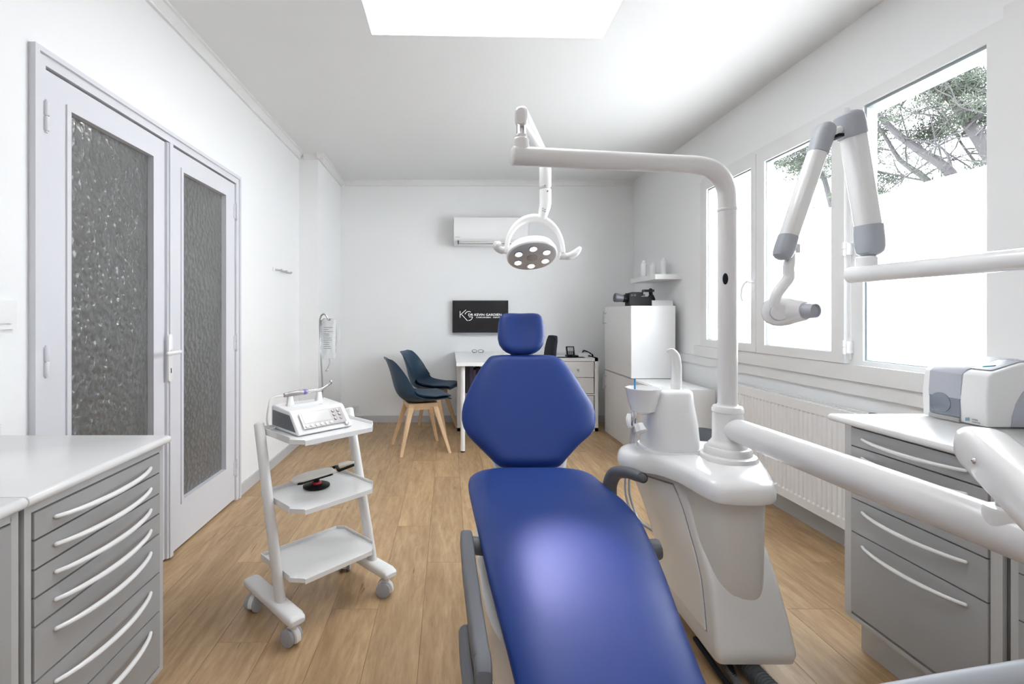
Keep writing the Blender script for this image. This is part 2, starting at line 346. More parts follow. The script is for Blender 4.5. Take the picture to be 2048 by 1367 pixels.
# ------------------------------------------------------------------ double door, left wall
door = bpy.data.objects.new('door_1', None); C.objects.link(door); door['kind'] = 'structure'; door.location = (XL, (DY0+DY1)/2, 0); WM['door_1'] = Matrix.Translation(door.location)
b = NB(); D0, D1 = 1.582, 3.155
for y0, y1, z0, z1 in ((D0+.002, D0+.052, 0, 2.048), (D1-.052, D1-.002, 0, 2.048), (D0+.002, D1-.002, 2.048, 2.098)): box(b, XL-.03, XL+.014, y0, y1, z0, z1, .003)
for y0, y1, z0, z1 in ((D0, D0+.018, 0, 2.082), (D1-.018, D1, 0, 2.082), (D0, D1, 2.082, 2.10)): box(b, XL-.002, XL+.024, y0, y1, z0, z1, .004)
obj('door_frame', b, DOORP, door)
def leaf(y0, y1, gy0, gy1, hinge_y, hz, lab):
    z0, z1, gz0, gz1 = .012, 2.04, .238, 1.945
    xb, xf = XL-.035, XL+.004
    b = NB()
    for a in ((y0, gy0, z0, z1), (gy1, y1, z0, z1), (gy0, gy1, z0, gz0), (gy0, gy1, gz1, z1)): box(b, xb, xf, *a)
    l = obj('door_leaf', b, DOORP, door, smooth=False, label=lab)
    b = NB(); m = .013
    for a in ((gy0-m, gy0+.006, gz0-m, gz1+m), (gy1-.006, gy1+m, gz0-m, gz1+m), (gy0+.006, gy1-.006, gz0-m, gz0+.006), (gy0+.006, gy1-.006, gz1-.006, gz1+m)): box(b, xb+.01, xf+.006, *a, bev=.003)
    obj('glazing_bead', b, DOORP, l)
    obj('glass_pane', box(NB(), xb+.012, xb+.017, gy0, gy1, gz0, gz1), HAM, l, smooth=False, label='grey hammered obscure glass')
    for z in hz:
        b = NB(); cyl(b, (XL+.016, hinge_y, z-.05), (XL+.016, hinge_y, z-.002), .009, n=14, bev=.001); cyl(b, (XL+.016, hinge_y, z+.002), (XL+.016, hinge_y, z+.05), .009, n=14, bev=.001)
        cyl(b, (XL+.016, hinge_y, z-.056), (XL+.016, hinge_y, z+.056), .005, n=10); box(b, XL+.002, XL+.010, hinge_y-.02, hinge_y+.02, z-.045, z+.045)
        obj('hinge', b, DOORP, l)
    return l
l1 = leaf(1.637, 2.352, 1.745, 2.245, 1.634, (1.875, 1.04, .22), 'nearer glazed door leaf with the lever handle')
l2 = leaf(2.386, 3.100, 2.487, 2.975, 3.106, (1.865, 1.02, .21), 'farther glazed door leaf')
b = NB(); box(b, XL+.003, XL+.018, 2.335, 2.383, .012, 2.04, .005); box(b, XL+.01, XL+.026, 2.345, 2.372, .012, 2.04, .005); obj('cover_strip', b, DOORP, l1)
hy = 2.345
b = NB(); prism(b, rrect(hy-.018, hy+.018, .872, 1.105, .017), 'x', XL+.018, XL+.03, .003)
cyl(b, (XL+.02, hy, 1.02), (XL+.072, hy, 1.02), .011); tube(b, sp([(XL+.07, hy+.008, 1.02), (XL+.078, hy-.02, 1.02), (XL+.078, hy-.07, 1.019), (XL+.074, hy-.115, 1.017)]), .0095)
h_ = obj('door_handle', b, WHITE2, l1, label='white lever handle on a long plate')
b = prism(NB(), rrect(hy-.003, hy+.003, .915, .94, .0029), 'x', XL+.0301, XL+.031); obj('keyhole', b, BLACK, l1)
# dim hallway behind the glazed doors
b = NB(); hx = XL-1.35
box(b, hx-.05, hx, .6, 4.2, 0, 2.6); box(b, hx, XL-.12, .55, .6, 0, 2.6); box(b, hx, XL-.12, 4.2, 4.25, 0, 2.6); box(b, hx, XL-.12, .55, 4.25, 2.6, 2.65); box(b, hx, XL-.12, .55, 4.25, -.05, 0)
struct('wall_hallway', b, HALLM, smooth=False)
b = box(NB(), hx, hx+.03, 1.9, 2.7, 0, 2.05, .004); box(b, hx+.03, hx+.035, 2.0, 2.6, .2, 1.9, .002); struct('door_2', b, HALLD)
b = box(NB(), hx, hx+.025, 3.15, 3.95, 0, 2.05, .004); struct('door_3', b, HALLD)
ld = bpy.data.lights.new('hall_fill', 'AREA'); ld.shape = 'DISK'; ld.size = .35; ld.energy = HALL_FILL; ld.color = (1,.97,.93)  # fill light added in the hallway to brighten the door glass from behind
lo = bpy.data.objects.new('hall_fill_light', ld); C.objects.link(lo); lo.location = (XL-.75, 2.9, 2.53)
b = lathe(NB(), [(.2, 2.6), (.2, 2.585), (.17, 2.56), (.0, 2.555)], (XL-.75, 2.9, 0)); hl = obj('hall_fill_housing', b, LCD); tag(hl, 'round white housing of an added fill light in the dim hallway behind the glazed doors', 'fill light')
lo.parent = hl
# glowing panel added unseen behind the camera to fill surfaces facing the view
b = box(NB(), -.4, .9, -1.2, .05, ZC-.02, ZC-.001, .003); o = obj('rear_fill_panel', b, REARP, smooth=False); tag(o, 'square glowing panel added on the ceiling behind the camera as unseen fill light', 'fill light')

# ------------------------------------------------------------------ window, right wall
win = bpy.data.objects.new('window_1', None); C.objects.link(win); win['kind'] = 'structure'; win.location = (XR, 2.8, WZ0); WM['window_1'] = Matrix.Translation(win.location)
X0 = XR-.006; X1 = XR+.06
YM1, YM2 = 2.445, 2.43
b = NB()
def ringbox(b, x0, x1, y0, y1, z0, z1, wy0, wy1, wz0, wz1, bev=.004):
    box(b, x0, x1, y0, y0+wy0, z0, z1, bev); box(b, x0, x1, y1-wy1, y1, z0, z1, bev); box(b, x0, x1, y0+wy0, y1-wy1, z0, z0+wz0, bev); box(b, x0, x1, y0+wy0, y1-wy1, z1-wz1, z1, bev)
FT = 2.238; FB = .972
ringbox(b, X0, X1, 1.775, 3.905, .945, 2.30, .062, .03, .026, .062)
box(b, X0+.0005, X1-.001, 2.385, 2.455, .971, 2.238, .003)
obj('window_frame', b, PVC, win)
b = box(NB(), XR-.012, XR, 1.70, 1.776, .945, 2.34, .004); box(b, XR-.02, XR, 1.60, 1.69, .83, ZC-.1, .006); obj('side_casing', b, PVC, win)
def sash(y0, y1, g0, g1, gz0, gz1, z0, z1, side):
    b = NB(); xs = X0-.03
    ringbox(b, xs, X0+.03, y0, y1, z0, z1, g0-y0, y1-g1, gz0-z0, z1-gz1, .006)
    s = obj('sash', b, PVC, win)
    b = NB(); ringbox(b, xs+.014, xs+.05, g0-.001, g1+.001, gz0-.001, gz1+.001, .005, .005, .004, .01, .001); obj('gasket', b, GASK, s)
    obj('window_pane', box(NB(), xs+.026, xs+.031, g0, g1, gz0, gz1), GLASS, s, smooth=False)
    obj('frosted_film', box(NB(), xs+.0315, xs+.0325, g0+.004, g1-.004, gz0+.004, 1.778), FILM, s, smooth=False, label='white frosted film on the lower pane')
    return s
s2 = sash(2.462, 3.165, 2.545, 3.085, 1.006, 2.185, .950, 2.262, 1)
s1 = sash(3.172, 3.868, 3.222, 3.775, 1.006, 2.185, .950, 2.262, -1)
for z in (1.535, 1.035):
    b = NB(); cyl(b, (X0-.04, 2.452, z-.035), (X0-.04, 2.452, z-.001), .010, n=12); cyl(b, (X0-.04, 2.452, z+.001), (X0-.04, 2.452, z+.035), .010, n=12); box(b, X0-.035, X0, 2.44, 2.47, z-.03, z+.03, .002); obj('hinge', b, PVC, s2)
b = NB(); xs = X0-.03; box(b, xs-.01, xs, 3.165, 3.192, 1.36, 1.43, .004); cyl(b, (xs, 3.178, 1.415), (xs-.04, 3.178, 1.415), .008)
tube(b, sp([(xs-.04, 3.178, 1.42), (xs-.046, 3.20, 1.415), (xs-.048, 3.232, 1.385), (xs-.048, 3.245, 1.33), (xs-.046, 3.235, 1.29)]), .008); obj('window_handle', b, PVC, s2, label='white curved lever handle')
# fixed pane
b = NB(); ringbox(b, X0+.012, X1-.002, 1.836, 2.388, FB-.002, FT+.002, .006, .012, .005, .016, .001); obj('gasket', b, GASK, win)
fp = obj('window_pane', box(NB(), X0+.03, X0+.035, 1.838, 2.387, FB, FT), GLASS, win, smooth=False)
obj('frosted_film', box(NB(), X0+.0355, X0+.0365, 1.842, 2.382, FB+.004, 1.782), FILM, fp, smooth=False)
b = box(NB(), X1, XO+.02, WY0-.01, WY1+.01, WZ1-.012, WZ1+.02, .003); obj('lintel_board', b, PVC, win)

# ------------------------------------------------------------------ outdoors
b = box(NB(), XO+.02, 30, -12, 30, -.4, -.3); struct('ground', b, SAND, smooth=False)
def W(px, py, X):
    Y = X*F/(px-CXP); return V(X, Y, H-(py-CYP)*Y/F)
def clump(t, c, r, n, rnd):
    for _ in range(n):
        d = V(rnd.gauss(0,1), rnd.gauss(0,1), rnd.gauss(0,1)+.4).normalized(); s, u = frame(d); a = rnd.random()*PI; q = (s*math.cos(a)+u*math.sin(a))*.0045
        o = c+V(rnd.gauss(0,1), rnd.gauss(0,1), rnd.gauss(0,1))*r*.35; L = r*rnd.uniform(.5, 1.1)
        t.faces.new([t.verts.new(o-q), t.verts.new(o+q), t.verts.new(o+d*L)])
def twig(b, p, d, L, r, depth, rnd, tips):
    pts = [p]; q = Vector(p); dd = Vector(d)
    for i in range(4):
        dd = (dd+V(rnd.gauss(0,.22), rnd.gauss(0,.22), rnd.gauss(0,.18))).normalized(); q = q+dd*L/4; pts.append(q.copy())
        if depth > 0 and i > 0: twig(b, q.copy(), (dd+V(rnd.gauss(0,.7), rnd.gauss(0,.7), rnd.gauss(0,.6))).normalized(), L*.6, r*.55, depth-1, rnd, tips)
    tube(b, pts, [r, r*.45], n=5, rnd=False); tips.append(q)
def pine(label, base, limbs, seed, nclump, spots):
    rnd = random.Random(seed); t = thing('pine_tree', label, 'tree', (base[0], base[1], -.3))
    top = Vector(limbs[0][0][0]); b = NB(); tube(b, sp([(base[0], base[1], -.3), (base[0]+.1, base[1]-.05, 1.0), (top+Vector(base))/2+V(0, 0, .9) if False else (base[0], base[1], 1.8), top]), [.17, .12], n=10, rnd=False); obj('trunk', b, BARK, t)
    tips = []
    for pts, r0, r1, ntw in limbs:
        b = NB(); q = sp(pts, 5); tube(b, q, [r0, r1], n=9, rnd=False)
        for k in range(ntw):
            i = rnd.randrange(1, len(q)-1); d = V(rnd.gauss(0,.8), rnd.gauss(0,1), rnd.gauss(.1,.7)).normalized(); twig(b, q[i], d, rnd.uniform(.4, .95), .010, 2, rnd, tips)
        obj('limb', b, BARK, t)
    b = NB()
    for k in range(nclump):
        c = rnd.choice(tips) if rnd.random() < .25 else None
        if c is None:
            s = rnd.choice(spots); c = s[0]+V(rnd.gauss(0,s[1]), rnd.gauss(0,s[1]), rnd.gauss(0,s[1]*.75))
        clump(b, c, .10, 16, rnd)
    obj('needles', b, NEED, t, smooth=False, kind='stuff', label='grey green needle clusters'); return t
def WL(*a, X=5.2): return [W(x, y, X+dx) for x, y, dx in a]
tr = [W(1935, 440, 5.2)]
limbs = [(WL((1935,440,0), (1901,347,0), (1843,304,0), (1797,270,.05), (1760,233,.1), (1725,195,.1)), .055, .022, 7),
         (WL((1925,455,0), (1855,362,.1), (1820,335,.1), (1797,316,.1), (1772,276,.1), (1750,240,.1)), .038, .014, 5),
         (WL((2040,420,.1), (1969,295,.1), (1938,250,.1), (1917,215,.1), (1892,190,.15), (1862,170,.1), (1820,165,.1)), .062, .026, 9),
         (WL((1905,350,0), (1895,310,0), (1870,288,0), (1825,280,0)), .016, .006, 4),
         (WL((1955,330,.2), (1925,290,.2), (1900,250,.2), (1860,205,.2)), .014, .006, 5),
         (WL((1975,262,.1), (1930,252,.1), (1875,232,.1), (1815,222,.1), (1790,195,.1)), .013, .006, 5),
         (WL((1935,250,.1), (1980,210,.1), (2010,150,.1)), .03, .015, 4),
         (WL((1855,362,.1), (1800,352,.1), (1750,340,.1), (1715,330,.1)), .013, .005, 5),
         (WL((1903,345,0), (1940,350,0), (1985,330,0)), .012, .005, 4)]
spots = [(W(1950, 170, 5.3), .22), (W(1985, 150, 5.4), .3), (W(1925, 175, 5.3), .12), (W(1860, 165, 5.3), .14), (W(1770, 240, 5.4), .14), (W(1750, 360, 5.4), .13), (W(1955, 235, 5.4), .12), (W(1735, 300, 5.6), .16), (W(1860, 265, 5.5), .10), (W(1905, 150, 5.4), .16)]
pine('leaning pine with bare grey limbs seen through the widest fixed pane', (tr[0].x, tr[0].y), limbs, 3, 1300, spots)
limbs = [(WL((1690,520,0), (1660,400,0), (1640,340,0), (1600,300,0), (1570,280,0), X=7.5), .06, .02, 8),
         (WL((1665,400,0), (1690,330,0), (1700,280,0), X=7.5), .04, .015, 6)]
spots = [(W(1565, 315, 7.6), .24), (W(1595, 325, 7.6), .26), (W(1620, 345, 7.6), .22), (W(1600, 280, 7.6), .3), (W(1670, 330, 7.6), .3), (W(1640, 270, 7.6), .3)]
b0 = W(1690, 520, 7.5); pine('bushy pine standing farther off behind the middle casement', (b0.x, b0.y), limbs, 11, 2200, spots)

# ------------------------------------------------------------------ left cabinets
def cabinet(label, side, xf, y0, y1, zt, zb, edges, wall_x, dy0, dy1, handles=True, plz=0, door=False):
    """side=-1: unit on the left wall with its face towards +X; side=+1 mirrored"""
    sgn = -side
    t = thing('drawer_cabinet', label, 'cabinet', ((xf+wall_x)/2, (y0+y1)/2, 0))
    bk = wall_x
    b = NB(); box(b, bk, xf-sgn*.012, y0, y1, zb-.02, zt, .002)
    for a in ((y0, dy0-.003, zb-.02, zt), (dy1+.003, y1, zb-.02, zt), (dy0-.004, dy1+.004, edges[0]+.001, zt), (dy0-.004, dy1+.004, zb-.02, zb-.004)): box(b, xf-sgn*.014, xf, *a, bev=.002)
    obj('carcass', b, CARC, t)
    obj('plinth', box(NB(), bk, xf-sgn*.05, y0+.012, y1-.012, plz, zb-.02, .001), CARC, t)
    for k, (zu, zl) in enumerate(zip(edges[:-1], edges[1:])):
        b = box(NB(), xf-sgn*.016, xf+sgn*.004, dy0, dy1, zl+.0022, zu-.0022, .0035); d = obj('door' if door else 'drawer', b, DRAW, t)
        if handles:
            hz = (zu+zl)/2 if zu-zl < .09 else zu-.034
            ya, yc = dy0+.047, dy1-.046; n = 14; pts = []
            for i in range(n+1):
                u = i/n; o = .030*(1-(2*u-1)**2)**.8+.004; pts.append((xf+sgn*(o+.002), ya+(yc-ya)*u, hz-.004*(1-(2*u-1)**2)))
            tube(b := NB(), pts, [.0048, .0062, .0067, .0062, .0048], n=10); obj('handle', b, WHITE2, d)
    return t
E = [.790, .7316, .6703, .611, .551, .4367, .322, .159]
cabinet('grey seven-drawer cabinet under the white worktop beside the glazed doors', -1, -.862, .975, 1.449, .807, .154, E, XL, .9946, 1.427)
b_ = cabinet('grey-fronted cabinet at the left edge of the photo, nearest the viewer', -1, -.862, .42, .962, .807, .154, [.790, .159], XL, .475, .942, handles=False, door=True)
def worktop(label, side, xfr, wall_x, y0, y1, zt, splash=0):
    t = NB(); s = -side; pr = []
    pts = [(wall_x, zt-.024), (xfr-s*.012, zt-.024)]+[(xfr-s*.012+s*.012*math.sin(a), zt-.012-.012*math.cos(a)) for a in [PI*i/8 for i in range(1, 8)]]+[(xfr-s*.012, zt), (wall_x, zt)]
    prism(t, pts, 'y', y0, y1, .003, ang=1.2)
    if splash: box(t, wall_x, wall_x-side*0.025, y0+.01, y1-.01, zt, zt+splash, .006)
    o = obj('worktop', t, COUNT); tag(o, label, 'worktop'); return o
worktop('white laminate worktop on the seven-drawer cabinet beside the glazed doors', -1, -.847, XL, .971, 1.470, .832, .035)
worktop('white laminate worktop at the left edge of the photo', -1, -.847, XL, .40, .969, .832, .035)
# right cabinets
E = [.803, .737, .675, .552, .434, .148]
cabinet('grey cabinet with bow handles and a deep bottom drawer under the scanner', 1, 1.435, 1.243, 1.738, .807, .143, E, XR-.02, 1.274, 1.706)
E = [.803, .675, .552, .434, .30, .148]
cabinet('grey drawer cabinet at the right edge of the photo, nearest the viewer', 1, 1.435, .70, 1.225, .807, .143, E, XR-.02, .74, 1.205)
worktop('white laminate worktop carrying the boxy scanner below the window', 1, 1.412, XR-.02, .68, 1.79, .832)

# ------------------------------------------------------------------ radiator
t = thing('radiator', 'white ribbed panel radiator below the window', 'radiator', (1.99, 2.85, 0))
RX = 1.962; ry0, ry1, rz0, rz1 = 2.30, 3.42, .135, .715
b = NB(); box(b, RX+.02, RX+.03, ry0, ry1, rz0+.01, rz1-.01); n = int((ry1-ry0-.06)/.0333)
rings = []
zs = (rz0+.045, rz0+.055, rz1-.055, rz1-.045)
prof = []
for i in range(n):
    y = ry0+.03+i*.0333
    prof += [(y, 0), (y+.010, 0), (y+.014, .007), (y+.0293, .007)]
tt = NB()
def depthf(z, d): return d if rz0+.05 < z < rz1-.05 else 0
cols = [[tt.verts.new((RX+(d if k in (1, 2) else 0), y, z)) for k, z in enumerate(zs)] for y, d in prof]
for c0, c1 in zip(cols[:-1], cols[1:]):
    for k in range(3): tt.faces.new((c0[k], c1[k], c1[k+1], c0[k+1]))
merge(b, tt)
for a in ((ry0, ry1, rz0, rz0+.046), (ry0, ry1, rz1-.046, rz1), (ry0, ry0+.031, rz0, rz1), (ry0+.03+n*.0333-.006, ry1, rz0, rz1)): box(b, RX, RX+.02, *a, bev=.003)
obj('panel', b, WHITE2, t, ang=.3)
obj('rear_panel', box(NB(), XR-.028, XR-.016, ry0+.01, ry1-.01, rz0, rz1-.004, .002), WHITE2, t)
b = NB(); box(b, RX, RX+.012, ry0, ry1, rz1, rz1+.008); box(b, XR-.03, XR-.018, ry0, ry1, rz1, rz1+.008); y = ry0+.01
while y < ry1-.02: box(b, RX+.012, XR-.03, y, y+.016, rz1, rz1+.006); y += .03
obj('top_grille', b, WHITE2, t, smooth=False)
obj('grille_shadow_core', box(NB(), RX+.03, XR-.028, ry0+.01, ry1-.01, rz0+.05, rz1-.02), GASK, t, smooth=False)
b = NB(); cyl(b, (RX+.045, ry0-.035, .70), (RX+.045, ry0, .70), .011); cyl(b, (RX+.045, ry0-.035, .70), (RX+.045, ry0-.035, .735), .02, n=12, bev=.003); cyl(b, (RX+.045, ry0-.035, 0), (RX+.045, ry0-.035, .70), .008)
obj('valve', b, DARK, t, label='dark radiator valve')

# ------------------------------------------------------------------ small wall fittings
t = thing('coat_hook_rack', 'small metal coat hook rack on the left wall beyond the doors', 'coat hook', (XL, 3.96, 1.5))
def LW(px, py): Y = -XL*F/(CXP-px); return V(XL, Y, H-(py-CYP)*Y/F)
p0, p1 = LW(549, 506), LW(577, 509)
obj('back_plate', box(NB(), XL, XL+.004, 3.78, 4.12, 1.545, 1.575, .001), WALL, t)
for i in range(3):
    y = 3.83+.12*i; b = NB(); tube(b, [(XL+.002, y, 1.56), (XL+.045, y, 1.553), (XL+.06, y, 1.562)], .009, n=10); obj('peg', b, METAL, t)
t = thing('light_switch', 'white square light switch at the left edge of the photo', 'switch', (XL, 1.50, 1.19)); b = box(NB(), XL, XL+.011, 1.44, 1.528, 1.155, 1.245, .003); obj('plate', b, WHITE2, t)
b = box(NB(), XL+.011, XL+.016, 1.458, 1.510, 1.173, 1.227, .002); obj('rocker', b, WHITE2, t)
t = thing('wall_socket', 'small white wall socket low on the back wall left of the blue chairs', 'socket', (-1.04, YB, .17)); c = P(711, 818, YB)
b = box(NB(), c.x-.04, c.x+.04, YB-.01, YB, .11, .19, .003); obj('plate', b, WHITE2, t)
for dz in (-.012, .012): obj('pin_hole', cyl(NB(), (c.x, YB-.0105, .15+dz), (c.x, YB-.009, .15+dz), .004, n=10), GPRINT, t)

# ------------------------------------------------------------------ air conditioner
t = thing('air_conditioner', 'white split air conditioner high on the back wall', 'air conditioner', (.46, YB, 1.96))
ax0, ax1 = P(907.5, 0, 5.16).x, P(1056, 0, 5.16).x; az1, az0 = P(0, 433, 5.16).z, P(0, 488, 5.16).z
yf = 5.15
b = prism(NB(), [(YB, az1), (yf+.02, az1), (yf, az1-.015), (yf, az0+.055), (yf+.015, az0+.035), (yf+.08, az0), (YB, az0)], 'x', ax0, ax1, .004, ang=.3)
obj('casing', b, WHITE2, t)
b = box(NB(), ax0+.004, ax1-.004, yf-.006, yf, az0+.058, az1-.012, .004); obj('front_panel', b, WHITE2, t)
M_ = Matrix.Translation((0, yf+.045, az0+.018)) @ Matrix.Rotation(math.radians(62), 4, 'X')
b = box(NB(), ax0+.05, ax1-.05, -.028, .028, -.004, .006, .002, mat=M_); obj('air_flap', b, WHITE2, t)
b = NB(); box(b, ax0+.045, ax1-.045, yf+.012, yf+.016, az0+.003, az0+.008); box(b, ax0+.045, ax0+.051, yf+.002, yf+.05, az0+.002, az0+.042); box(b, ax1-.051, ax1-.045, yf+.002, yf+.05, az0+.002, az0+.042); obj('outlet_slot', b, DARK, t, smooth=False)
text('badge', 'DAIKIN', .017, GPRINT, basis((ax0+.01, yf-.0065, az0+.068), (1,0,0), (0,0,1)), t)

# ------------------------------------------------------------------ television
t = thing('wall_television', 'flat black television with white lettering on the back wall', 'television', (.35, YB, .99))
ty = 5.30; tl = P(905, 600.5, ty); br = P(1016.5, 667.5, ty)
b = box(NB(), tl.x, br.x, ty, ty+.03, br.z, tl.z, .003); box(b, tl.x+.15, br.x-.15, ty+.03, YB, br.z+.08, tl.z-.08); obj('cabinet_shell', b, BLACK, t)
obj('screen', box(NB(), tl.x+.008, br.x-.008, ty-.001, ty+.001, br.z+.018, tl.z-.008), SCREEN, t, smooth=False)
obj('lower_bezel', box(NB(), tl.x, br.x, ty-.003, ty+.001, br.z, br.z+.014, .001), GPRINT, t)
sc = 1/3.906
def TP(zx, zy): return P(900+zx*sc, 600+zy*sc, ty-.002)
def stroke(b, pts, w=.0045):
    for a, c in zip(pts[:-1], pts[1:]):
        a, c = TP(*a), TP(*c); d = (c-a).normalized(); n_ = V(-d.z, 0, d.x)*w/2; a = a-d*w*.3; c = c+d*w*.3
        loft(b, [[a-n_, a+n_, c+n_, c-n_], [v+V(0, .0012, 0) for v in (a-n_, a+n_, c+n_, c-n_)]])
b = NB(); stroke(b, [(79, 85), (79, 136)]); stroke(b, [(82, 113), (124, 76)]); stroke(b, [(92, 112), (136, 160)])
arc = [(146+31*math.cos(a), 122-34*math.sin(a)) for a in [math.radians(60+i*12) for i in range(0, 9)]]; stroke(b, arc)
arc = [(146+31*math.cos(a), 124-34*math.sin(a)) for a in [math.radians(-95+i*12) for i in range(0, 8)]]; stroke(b, arc+[(148, 130)])
obj('logo', b, LOGO, t, smooth=False)
p = TP(141, 122); q = TP(402, 122); o = text('lettering', 'DR KEVIN GARDIEN', .036, LOGO, basis(p, (1,0,0), (0,0,1)), t, sx_=1.0)
mx_ = max(v.co.x for v in o.data.vertices)+wm(t).translation.x; k = (q.x-p.x)/(mx_-p.x)
ox = p.x-wm(t).translation.x
for v in o.data.vertices: v.co.x = ox+(v.co.x-ox)*k
p = TP(203, 139); q = TP(425, 139); o = text('lettering', 'CHIRURGIEN - DENTISTE', .020, LOGO, basis(p, (1,0,0), (0,0,1)), t)
mx_ = max(v.co.x for v in o.data.vertices)+wm(t).translation.x; k = (q.x-p.x)/(mx_-p.x); ox = p.x-wm(t).translation.x
for v in o.data.vertices: v.co.x = ox+(v.co.x-ox)*k

# ------------------------------------------------------------------ desk area
KY = 4.945; KH = .755
t = thing('storage_unit', 'low white cube storage unit with drawers along the back wall', 'storage unit', (.82, 5.14, 0))
kx0, kx1 = .09, 1.542; b = NB(); T = .035
box(b, kx0, kx0+T, KY, YB-.02, 0, KH, .001); box(b, kx1-T, kx1, KY, YB-.02, 0, KH, .001); box(b, kx0, kx1, KY, YB-.02, KH-T, KH, .001); box(b, kx0, kx1, KY, YB-.02, 0, T, .001)
cw = (kx1-kx0-2*T)/4
for i in range(1, 4): box(b, kx0+T+cw*i-.008, kx0+T+cw*i+.008, KY+.004, YB-.03, T, KH-T)
box(b, kx0+T, kx1-T, KY+.004, YB-.03, KH/2-.008, KH/2+.008); box(b, kx0, kx1, YB-.03, YB-.022, 0, KH)
obj('carcass', b, WHITE2, t)
for i in (2, 3):
    for j in range(4):
        z0 = (T+.003) + (j % 2)*.166 + (0 if j < 2 else .352)
        x0 = kx0+T+cw*i+.010; x1 = x0+cw-.02
        d = obj('drawer', box(NB(), x0, x1, KY+.002, KY+.018, z0, z0+.160, .0015), WHITE2, t)
        obj('knob', lathe(NB(), [(.004, 0), (.004, .01), (.009, .014), (.009, .02), (0, .022)], ((x0+x1)/2, KY+.002, z0+.08), (0,-1,0), n=14), METAL, d)
rnd = random.Random(5)
cols = [(.09,.05,.14), (.05,.05,.07), (.12,.10,.2), (.2,.17,.25), (.04,.03,.05)]
bms = [mat('book_cover', c_, .6, var=.1) for c_ in cols]
x = kx0+T+.012; k = 0
while x < kx0+T+cw-.05:
    wd = rnd.uniform(.022, .045); hh = rnd.uniform(.20, .29); o = obj('binder', box(NB(), x, x+wd, KY+.03, KY+.26, KH/2+.009, KH/2+.009+hh, .002), bms[k % 5]); lab = ['violet','black','indigo','mauve','charcoal'][k % 5]
    ords = ['first', 'second', 'third', 'fourth', 'fifth', 'sixth', 'seventh', 'eighth', 'ninth', 'tenth', 'last']; tag(o, f'{lab} coloured binder in the storage unit, {ords[min(k, 10)]} from the left', 'binder', 'binders in the storage unit'); x += wd+.003; k += 1
t = thing('desk', 'white desk with round legs in front of the storage unit', 'desk', (.45, 4.5, 0))
dk0, dk1, dky = .068, .86, 4.14
b = box(NB(), dk0, dk1, dky, KY+.40, KH+.001, KH+.033, .002); obj('desktop', b, WHITE, t)
for x in (.125, .80):
    b = NB(); cyl(b, (x, dky+.06, .012), (x, dky+.06, KH), .020, n=20); l = obj('leg', b, WHITE2, t); obj('foot', cyl(NB(), (x, dky+.06, 0), (x, dky+.06, .012), .017), DARK, l)
DT = KH+.034
t = thing('eyeglasses', 'thin metal eyeglasses lying on the white desk', 'eyeglasses', (.24, 4.95, DT)); c = P(955, 705, 5.25); c = V(.315, 5.20, DT)
for s in (-1, 1):
    pts = [c+V(s*.034+.027*math.cos(a), 0, .017+.015*math.sin(a)) for a in [2*PI*i/20 for i in range(20)]]
    l = obj('lens_rim', tube(NB(), pts, .0022, n=6, closed=True), DARK, t); obj('temple', tube(NB(), sp([c+V(s*.061, 0, .024), c+V(s*.062, -.06, .022), c+V(s*.045, -.11, .004)], 4), .0018, n=6), DARK, t)
obj('bridge', tube(NB(), [c+V(-.008, 0, .02), c+V(0, 0, .024), c+V(.008, 0, .02)], .002, n=6), METAL, t)
# office chair behind desk
t = thing('office_chair', 'black office chair behind the desk, seen past the headrest', 'chair', (.95, 4.50, 0))
bx = .955
b = NB(); rings = []
for z, hw, off in ((.58,.16,0),(.62,.20,-.004),(.75,.215,-.012),(.88,.20,0),(.96,.17,.015),(.995,.13,.022),(1.005,.09,.024)):
    rings.append([V(bx+off+a, 4.5+c_, z) for a, c_ in selip(0, 0, .028, hw, 3, 28)])
loft(b, rings); obj('backrest', b, DARK, t)
b = NB(); loft(b, [[V(x_, y_, z) for x_, y_ in selip(.74, 4.5, .225*s_, .23*s_, 3, 32)] for z, s_ in ((.43,.85),(.45,1),(.485,1),(.505,.9))]); obj('seat', b, DARK, t)
b = NB(); tube(b, sp([(.75, 4.5, .44), (.90, 4.5, .43), (.975, 4.5, .50), (.965, 4.5, .62)]), .018, n=10); obj('back_bar', b, BLACK, t)
b = NB(); cyl(b, (.75, 4.5, .10), (.75, 4.5, .44), .025); obj('gas_lift', b, BLACK, t)
for i in range(5):
    a = .3+i*2*PI/5; e = V(.75+.25*math.cos(a), 4.5+.25*math.sin(a), .075); b = NB(); tube(b, [(.75, 4.5, .11), e], [.026, .016], n=10); l = obj('base_arm', b, BLACK, t)
    obj('castor', cyl(NB(), e+V(-.02*math.sin(a), .02*math.cos(a), -.045), e+V(.02*math.sin(a), -.02*math.cos(a), -.045), .029, n=16, bev=.004), BLACK, l)
